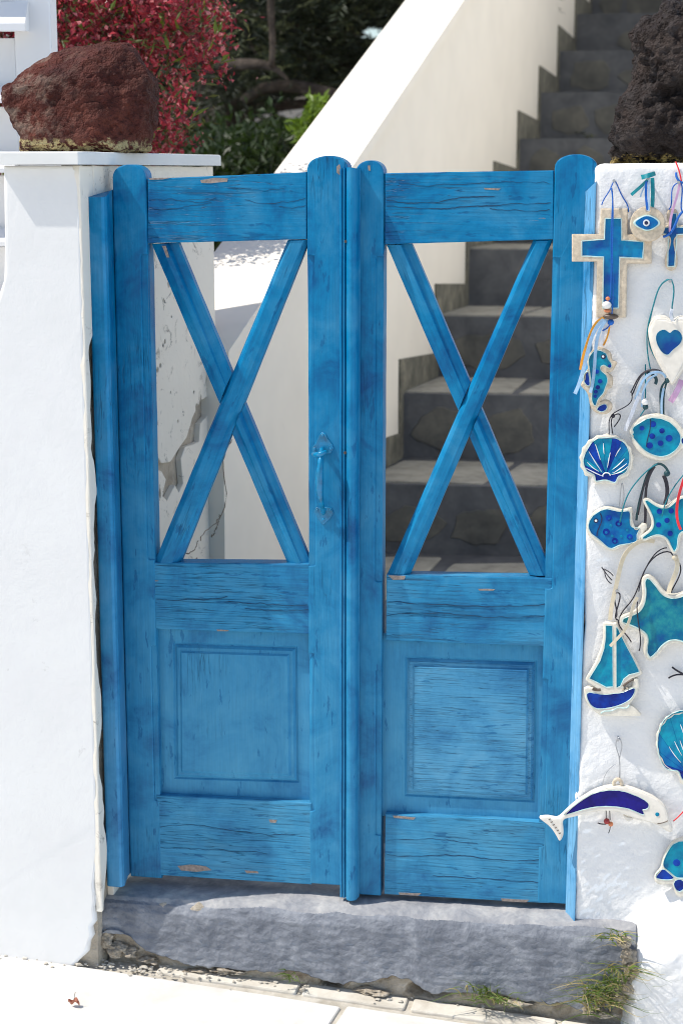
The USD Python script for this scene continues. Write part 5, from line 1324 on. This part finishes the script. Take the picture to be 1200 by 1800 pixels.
# ================================================================== louvred fence left of the pillar
FY = 0.55
fn = thing('louvred_fence', 'white painted wooden fence with broad boards and drip ledges, far left behind the red rock', 'fence', (gp(60, 100, FY)[0], FY, zl), turn=9.0)
p0, p1 = gp(28, 100, FY)[0], gp(90, 100, FY)[0]
Pp = sbox(p0, zl - 0.01, p1, 2.35)
part('post', board(Pp, FY, 0.075, 0.004, seed=5), 'white_wood', fn)
zled = [(gp(10, a, FY)[1], gp(10, b, FY)[1]) for a, b in ((-120, -85), (4, 57), (151, 182), (272, 303), (400, 430))]
for i, (zt_, zb_) in enumerate(zled):
    xe_ = gp(38, 40, FY - 0.05)[0] if i == 1 else p0 - 0.001
    dz = zt_ - zb_
    sec = [(FY + 0.004, zb_ + 0.002), (FY + 0.004, zt_), (FY - 0.006, zt_), (FY - 0.050, zb_ + dz * 0.24), (FY - 0.050, zb_), ]
    m = trimesh.creation.extrude_polygon(shapely.geometry.polygon.orient(Polygon(sec)), 1.4, engine='earcut')
    v = np.array(m.vertices)
    m.vertices = np.stack([xe_ - v[:, 2], v[:, 0] - 0.0015, v[:, 1]], 1)
    part('drip_ledge', m, 'white_wood', fn)
    if i + 1 < len(zled):
        part('board', board(sbox(p0 - 1.4, zled[i + 1][0] - 0.004, p0 - 0.002, zb_ - (0.011 if i < 2 else 0.006)), FY + 0.012, 0.018, 0.003, seed=20 + i), 'white_wood', fn)
part('board', board(sbox(p0 - 1.4, zl - 0.02, p0 - 0.002, zled[-1][1] - 0.003), FY + 0.006, 0.018, 0.003, seed=31), 'white_wood', fn)

# ================================================================== foliage helpers
def leaves(pos, dirs, length, width, fold=0.25, rng=NR, seg=2):
    """Small pointed leaves: 4 triangles each, folded a little along the midrib."""
    n = len(pos)
    d = dirs / np.linalg.norm(dirs, axis=1, keepdims=True)
    r = rng.normal(size=(n, 3)); s = np.cross(d, r); s /= np.maximum(np.linalg.norm(s, axis=1, keepdims=True), 1e-9)
    nn = np.cross(d, s)
    L = np.broadcast_to(length, (n,))[:, None]; W = np.broadcast_to(width, (n,))[:, None]
    a = pos; b = pos + d * L * 0.5 + s * W * 0.5 + nn * W * fold; c = pos + d * L; e_ = pos + d * L * 0.5 - s * W * 0.5 + nn * W * fold; m_ = pos + d * L * 0.52
    v = np.stack([a, b, c, e_, m_], 1).reshape(-1, 3)
    k = np.arange(n)[:, None] * 5
    f = np.stack([k + [0, 1, 4], k + [1, 2, 4], k + [2, 3, 4], k + [3, 0, 4]], 1).reshape(-1, 3)
    return trimesh.Trimesh(v, f, process=False)
def wpix(px, py, Y):
    d = ray(px, py)
    return np.array([0, 0, H_EYE]) + d * (Y / d[1])
def in_poly(P, n, rng):
    x0, y0, x1, y1 = P.bounds
    out = []
    while len(out) < n:
        q = rng.uniform((x0, y0), (x1, y1), (n * 2, 2))
        out += [tuple(p) for p in q[shapely.contains_xy(P, q[:, 0], q[:, 1])]]
    return np.array(out[:n])
def rdir(n, rng, up=0.0):
    d = rng.normal(size=(n, 3)); d[:, 2] += up
    return d / np.linalg.norm(d, axis=1, keepdims=True)

def to_px(p):
    q = np.asarray(p) - [0, 0, H_EYE]; c, s_ = math.cos(PITCH), math.sin(PITCH)
    d = q[:, 1] * c - q[:, 2] * s_
    return 600 + F_PX * q[:, 0] / d, 900 - F_PX * (q[:, 1] * s_ + q[:, 2] * c) / d
def open_gaps(m, gaps, keep=0.06, per=4):
    """Leaves taken out where daylight shows between the branches: ellipses (x, y, rx, ry) as seen from the street."""
    c = np.array(m.triangles_center)
    x, y = to_px(c)
    out = np.zeros(len(c), bool)
    for gx_, gy_, rx_, ry_ in gaps:
        out |= ((x - gx_) / rx_) ** 2 + ((y - gy_) / ry_) ** 2 < 1 + 0.5 * (meshkit.noise(np.column_stack([x / 9, y / 6, x * 0]), 5) - 0.5)
    leaf_ = np.arange(len(c)) // per
    rr_ = np.random.default_rng(8).random(leaf_.max() + 1)[leaf_]
    ok = ~out | (rr_ < keep)
    return trimesh.Trimesh(np.array(m.vertices), np.array(m.faces)[ok], process=False)
SKY_GAPS = [(656, 57, 24, 11), (640, 62, 10, 6), (560, 22, 5, 3), (612, 8, 6, 4), (648, 12, 6, 4), (585, 40, 5, 3), (676, 28, 5, 4), (520, 45, 5, 3), (545, 35, 4, 3), (596, 128, 9, 4), (606, 134, 6, 3), (690, 14, 4, 3), (498, 6, 4, 3), (470, 128, 4, 3)]
HOUSE_GAPS = [(513, 192, 24, 19), (528, 180, 14, 14), (495, 196, 10, 9), (470, 202, 12, 5), (452, 210, 10, 7), (478, 140, 5, 3), (448, 160, 5, 4), (460, 148, 5, 3), (535, 152, 6, 3)]

# red-leaved shrub behind the rock and the pillar
sh = thing('red_shrub', 'shrub thick with small crimson leaves and seed pods behind the red rock', 'shrub', (-0.75, 4.7, 0.3), 'world')
SP_ = Polygon([(-160, -150), (-160, 270), (316, 275), (330, 225), (318, 200), (338, 182), (322, 150), (372, 120), (385, 82), (372, 30), (340, -60), (250, -150)])
rg = np.random.default_rng(21)
cl = in_poly(SP_, 330, rg)
cc = np.array([wpix(a, b, y) for (a, b), y in zip(cl, rg.uniform(4.36, 4.82, len(cl)))])
def around(c, per, r):
    idx = np.repeat(np.arange(len(c)), per)
    return c[idx] + rg.normal(size=(len(idx), 3)) * r
pp = around(cc, 36, 0.030)
part('sunlit_pods', leaves(pp[::4] + [0, -0.01, 0.01], rdir(len(pp[::4]), rg, 0.2), rg.uniform(0.012, 0.020, len(pp[::4])), rg.uniform(0.009, 0.014, len(pp[::4])), 0.3, rg), 'pod_sunlit', sh, smooth=False, kind='stuff')
part('red_leaves', leaves(pp, rdir(len(pp), rg, 0.2), rg.uniform(0.013, 0.026, len(pp)), rg.uniform(0.009, 0.015, len(pp)), 0.3, rg), 'leaf_red', sh, smooth=False, kind='stuff')
pp = around(cc, 20, 0.045)
part('dark_red_leaves', leaves(pp, rdir(len(pp), rg, 0.2), rg.uniform(0.012, 0.024, len(pp)), rg.uniform(0.006, 0.011, len(pp)), 0.3, rg), 'leaf_red_dark', sh, smooth=False, kind='stuff')
pp = around(cc, 20, 0.045)
part('olive_leaves', leaves(pp, rdir(len(pp), rg, 0.4), rg.uniform(0.018, 0.036, len(pp)), rg.uniform(0.005, 0.009, len(pp)), 0.25, rg), 'leaf_olive', sh, smooth=False, kind='stuff')
for px, py, dx, dz in [(352, 28, .3, 1), (362, 34, .8, .8), (348, 18, -.2, 1), (378, 62, 0.0, 1), (381, 60, .3, .8), (388, 108, .8, .6), (384, 112, .9, .2), (356, 106, .1, 1), (364, 92, .4, .8), (336, 212, .5, .9), (338, 205, .9, .5), (330, 190, .3, 1),
                       (192, 20, .6, 1), (200, 24, .9, .6), (188, 6, .1, 1), (178, 32, -.7, -.4), (290, 60, .2, -1), (287, 50, -.2, 1), (262, 100, .3, .9), (150, 60, -.5, .7), (310, 20, .4, .8), (285, 0, .2, 1), (245, 40, .7, .2), (320, 60, -.4, .8), (220, 60, .6, .6), (300, 110, .8, .4)]:
    o_ = wpix(px, py, R.uniform(4.32, 4.5))
    d_ = np.array([dx, R.uniform(-.4, .4), dz]); d_ /= np.linalg.norm(d_)
    part('leaf', leaves(o_[None], d_[None], R.uniform(0.032, 0.050), R.uniform(0.010, 0.015), 0.25, rg), 'leaf_green', sh, smooth=False)
for k in range(16):
    a = wpix(*cl[k * 20], 4.6)
    part('branch', tube([(-0.75 + R.uniform(-.05, .05), 4.72, 0.3), (-0.75 + R.uniform(-.15, .1), 4.7 + R.uniform(-.1, .1), 1.1), (a + np.array([-0.78, 4.7, 1.3])) / 2, a], [0.014, 0.009, 0.006, 0.002], 6, 18), 'twig', sh, smooth=True)

# conifer behind the parapet
rg = np.random.default_rng(33)
cf = thing('conifer_tree', 'dark conifer with drooping needle sprays behind the parapet wall', 'tree', (-0.55, 8.6, 0.4), 'world')
part('trunk', tube([(-0.62, 8.6, 0.3), (-0.58, 8.6, 1.6), (-0.55, 8.62, 2.6), (-0.6, 8.6, 5.6)], [0.17, 0.14, 0.12, 0.06], 12, 30), 'bark', cf, smooth=True)
limbs = []
for k in range(46):
    z = 1.75 + (k % 23) * 0.15 + rg.uniform(-.05, .05)
    t = rg.uniform(0, 2 * math.pi) if k > 6 else rg.uniform(-1.9, 0.3)
    L = rg.uniform(1.1, 2.3) * (1 - 0.08 * (z - 1.7))
    b = np.array([-0.57, 8.6, z])
    d = np.array([math.cos(t), math.sin(t) * 0.8, 0])
    pts = [b, b + d * L * 0.4 + [0, 0, 0.06], b + d * L * 0.75 + [0, 0, -0.03], b + d * L + [0, 0, -0.22]]
    limbs.append(spline(pts, 16))
    part('limb', tube(pts, [0.035, 0.025, 0.014, 0.005], 6, 14), 'bark', cf, smooth=True)
part('limb', tube([wpix(382, 112, 7.2), wpix(440, 112, 7.15), wpix(478, 118, 7.1), wpix(505, 140, 7.1)], [0.026, 0.024, 0.018, 0.008], 8, 18), 'bark', cf, smooth=True)
part('limb', tube([wpix(430, 175, 7.5), wpix(500, 150, 7.4), wpix(600, 168, 7.3), wpix(680, 165, 7.2)], [0.024, 0.028, 0.026, 0.018], 8, 18), 'bark', cf, smooth=True)
part('limb', tube([wpix(400, 38, 8.2), wpix(480, 42, 8.2), wpix(560, 52, 8.1), wpix(640, 60, 8.0)], [0.026, 0.024, 0.018, 0.008], 8, 18), 'bark', cf, smooth=True)
part('hanging_branch', tube([wpix(478, -20, 7.08), wpix(477, 40, 7.08), wpix(479, 80, 7.08), wpix(476, 116, 7.08)], [0.016, 0.015, 0.013, 0.012], 7, 14), 'bark', cf, smooth=True)
def sprays(base, axis, nl, length, blade, width):
    """Needles in two ranks along short drooping twigs."""
    n = len(base)
    a = axis / np.linalg.norm(axis, axis=1, keepdims=True)
    t = np.tile(np.linspace(0.05, 1, nl), n)
    i = np.repeat(np.arange(n), nl)
    p = base[i] + a[i] * (t * length)[:, None]; p[:, 2] -= 0.30 * length * t ** 2
    sd = np.cross(a, [0, 0, 1.0]); sd /= np.maximum(np.linalg.norm(sd, axis=1, keepdims=True), 1e-6)
    sgn = np.tile(np.where(np.arange(nl) % 2, 1.0, -1.0), n)
    d = a[i] * 0.7 + sd[i] * sgn[:, None] * 0.7 + rg.normal(size=(len(i), 3)) * 0.25; d[:, 2] -= 0.25 * t
    return leaves(p, d, rg.uniform(0.6, 1.0, len(i)) * blade, width, 0.2, rg)
bs, ax_ = [], []
for P in limbs:
    for q in range(60):
        k = rg.integers(4, 16)
        bs.append(P[k] + rg.normal(size=3) * 0.10); ax_.append(np.array([rg.normal(), rg.normal() - 0.3, rg.normal() * 0.3 - 0.1]))
TP = Polygon([(320, -250), (330, 130), (400, 185), (455, 160), (480, 140), (560, 145), (600, 180), (620, 185), (680, 130), (820, -60), (900, -250)])
q2_ = in_poly(TP.difference(Polygon([(632, 48), (650, 45), (676, 52), (668, 70), (640, 68)])), 1900, rg)
for (a, b), y in zip(q2_, rg.uniform(7.4, 9.8, len(q2_))):
    bs.append(wpix(a, b, y)); ax_.append(np.array([rg.normal() - 0.3, rg.normal() * 0.6 - 0.3, rg.normal() * 0.25 - 0.1]))
bs, ax_ = np.array(bs), np.array(ax_)
part('needle_sprays', open_gaps(sprays(bs, ax_, 30, 0.26, 0.06, 0.007), SKY_GAPS + HOUSE_GAPS), 'needle', cf, smooth=False, kind='stuff')
sel = rg.choice(len(bs), 900, replace=False)
part('pale_needle_sprays', open_gaps(sprays(bs[sel] + [0.02, -0.05, 0.03], ax_[sel], 22, 0.22, 0.05, 0.008), SKY_GAPS + HOUSE_GAPS), 'needle_light', cf, smooth=False, kind='stuff')

# second dark evergreen that closes the view behind
ev = thing('evergreen_tree', 'dense dark evergreen further back, between the red shrub and the parapet', 'tree', (-0.9, 11.5, 0.5), 'world')
part('trunk', tube([(-1.3, 11.4, 0.4), (-1.25, 11.4, 2.0), (-1.3, 11.4, 4.5)], [0.16, 0.13, 0.07], 10, 20), 'bark', ev, smooth=True)
BP = Polygon([(60, -120), (60, 300), (470, 300), (476, 235), (482, 172), (520, 152), (565, 160), (590, 235), (640, 190), (700, 80), (760, -40), (760, -120)]).difference(Polygon([(634, 50), (652, 44), (676, 50), (668, 66), (642, 66)]))
q3 = in_poly(BP, 3400, rg)
c3 = np.array([wpix(a, b, y) for (a, b), y in zip(q3, rg.uniform(10.2, 12.6, len(q3)))])
p3 = c3[np.repeat(np.arange(len(c3)), 16)] + rg.normal(size=(len(c3) * 16, 3)) * 0.09
part('foliage', open_gaps(leaves(p3, rdir(len(p3), rg, -0.2), rg.uniform(0.07, 0.13, len(p3)), rg.uniform(0.025, 0.045, len(p3)), 0.2, rg), SKY_GAPS + HOUSE_GAPS, 0.0), 'needle', ev, smooth=False, kind='stuff')

# bushes under the trees
def bush(name, label, outline, Y0, Y1, n, per, mat_, ln, spread, foot):
    t = thing(name, label, 'bush', foot, 'world')
    q = in_poly(Polygon(outline), n, rg)
    c = np.array([wpix(a, b, y) for (a, b), y in zip(q, rg.uniform(Y0, Y1, n))])
    p = c[np.repeat(np.arange(n), per)] + rg.normal(size=(n * per, 3)) * spread
    part('foliage', open_gaps(leaves(p, rdir(len(p), rg, 0.5), rg.uniform(0.7, 1.2, len(p)) * ln, rg.uniform(0.7, 1.2, len(p)) * ln * 0.4, 0.25, rg), HOUSE_GAPS, 0.0), mat_, t, smooth=False, kind='stuff')
    for k in range(5):
        part('stem', tube([np.array(foot), (np.array(foot) + c[k]) / 2 + [0, 0, 0.05], c[k]], [0.012, 0.008, 0.003], 5, 10), 'twig', t, smooth=True)
bush('green_bush', 'low dark green bush growing under the conifer behind the gate', [(330, 275), (400, 262), (440, 240), (480, 236), (520, 240), (535, 255), (520, 300), (430, 420), (330, 420)], 6.2, 7.4, 420, 26, 'hedge_leaf', 0.05, 0.05, (-0.5, 6.9, 0.4))
bush('lime_bush', 'small bright lime green bush against the parapet wall', [(532, 200), (545, 188), (556, 190), (562, 202), (556, 225), (540, 245), (530, 225)], 5.9, 6.3, 34, 22, 'lime_leaf', 0.040, 0.020, (-0.15, 6.1, 0.4))

# far house glimpsed under the branches
hs = thing('beige_house', 'beige house wall glimpsed through the conifer branches', 'house', (-1.0, 18.5, 0.4), 'world')
hx0, hx1 = wpix(400, 200, 18)[0], wpix(640, 200, 18)[0]
hz = wpix(520, 163, 18)[2]
b_ = trimesh.creation.box(bounds=[(hx0, 18, -0.2), (hx1, 22, hz)])
part('wall', b_, 'house_wall', hs)
part('parapet', trimesh.creation.box(bounds=[(hx0 - 0.05, 17.94, hz), (hx1 + 0.05, 22.05, hz + 0.07)]), 'house_wall', hs)
wn = part('window_frame', trimesh.creation.box(bounds=[(hx0 + 0.25, 17.97, hz - 1.0), (hx0 + 0.7, 18.05, hz - 0.35)]), 'white_wood', hs)
part('pane', trimesh.creation.box(bounds=[(hx0 + 0.29, 17.96, hz - 0.96), (hx0 + 0.66, 17.985, hz - 0.39)]), 'dark_glaze', wn)

# ================================================================== grass, leaf and grit at the foot of the gate
def tuft(label, roots, n, lmin, lmax, dry, spread, seed, lean=(0, -0.3, 0)):
    r_ = np.random.default_rng(seed)
    groups = {'grass': [], 'grass_dry': []}
    c = np.array([gq(*p, -0.085) for p in roots])
    for k in range(n):
        b = c[r_.integers(len(c))] + r_.normal(size=3) * [spread, 0.008, 0.006]
        L = r_.uniform(lmin, lmax)
        d = np.array([r_.normal() * 0.9, -abs(r_.normal()) * 0.35, abs(r_.normal()) * 0.8 + 0.25]) + lean; d /= np.linalg.norm(d)
        p = [b, b + d * L * 0.5, b + d * L * 0.8 + np.array([d[0] * 0.25, d[1] * 0.2, -0.18]) * L, b + d * L + np.array([d[0] * 0.5, d[1] * 0.4, -0.45 * r_.random()]) * L]
        pts = spline(p, 7)
        w_ = np.linspace(1, 0.12, 7) * r_.uniform(0.0011, 0.0019)
        s_ = np.cross(d, r_.normal(size=3)); s_ /= np.linalg.norm(s_)
        v = np.concatenate([pts + s_ * w_[:, None], pts - s_ * w_[:, None]])
        f = [[i, i + 1, i + 8] for i in range(6)] + [[i, i + 8, i + 7] for i in range(6)]
        groups['grass_dry' if r_.random() < dry else 'grass'].append(trimesh.Trimesh(v, f, process=False))
    t = thing('grass_tuft', label, 'grass', (c[:, 0].mean(), c[:, 1].mean(), c[:, 2].min()))
    for mt, ms in groups.items():
        if ms:
            part('blades' if mt == 'grass' else 'dry_blades', join(ms, False), mt, t, smooth=False, kind='stuff')
tuft('tiny green grass sprig in front of the middle of the grey threshold', [(512, 1722), (518, 1724)], 16, 0.012, 0.030, 0.05, 0.005, 1)
tuft('medium grass tuft under the right part of the grey threshold', [(830, 1748), (850, 1750), (868, 1756), (885, 1762)], 75, 0.025, 0.062, 0.15, 0.014, 2)
tuft('large half-dry grass tuft at the right end of the threshold beside the white wall', [(1040, 1752), (1062, 1740), (1080, 1730), (1092, 1715), (1075, 1765), (1050, 1775)], 210, 0.030, 0.085, 0.38, 0.015, 3)
tuft('small trailing grass sprig near the foot of the sunlit batten', [(1062, 1652), (1078, 1655), (1088, 1648)], 36, 0.020, 0.046, 0.35, 0.008, 4, (-0.5, -0.2, 0))
lf_ = thing('fallen_leaf', 'crumpled pinkish dry leaf lying on the white pavement', 'leaf', tuple(ground_hit(130, 1770)))
gx, gy, gz_ = ground_hit(130, 1770)
u_, v_ = np.meshgrid(np.linspace(-1, 1, 13), np.linspace(-1, 1, 9), indexing='ij')
wd = np.sqrt(np.clip(1 - u_ ** 2, 0, 1)) * 0.006
Vl = np.stack([gx + u_ * 0.012, gy + v_ * wd, gz_ + 0.008 + 0.005 * np.abs(v_) ** 1.5 + 0.003 * np.sin(u_ * 5) + 0.002 * np.cos(v_ * 6 + u_ * 3)], -1)
part('blade', grid_mesh(Vl), 'dry_leaf', lf_, smooth=True)
part('stalk', tube([(gx, gy, gz_ + 0.009), (gx + 0.001, gy, gz_ + 0.018), (gx + 0.003, gy + 0.002, gz_ + 0.030)], 0.0006, 5, 8), 'twig', lf_, smooth=True)
rg = np.random.default_rng(77)
ms = []
for k in range(300):
    px = rg.uniform(-20, 330) if k < 220 else rg.uniform(330, 1120)
    y_ = rg.normal() * 6
    py = np.interp(px, [0, 150, 300, 600, 1000, 1130], [1674, 1690, 1712, 1745, 1778, 1790]) + y_
    q = ground_hit(px, py)
    s_ = abs(rg.normal()) * 0.0022 + 0.0012
    mm = trimesh.creation.icosphere(0, 1.0); mm.vertices = np.array(mm.vertices) * rg.uniform(0.5, 1.2, (12, 1)) * s_ * [1.3, 1, 0.6] + q + [0, 0, s_ * 0.3]
    ms.append(mm)
single('mortar_crumbs', join(ms, False), 'mortar_bed', 'fine crumbs of broken mortar strewn along the foot of the wall', 'rubble', kind='stuff', smooth=False)
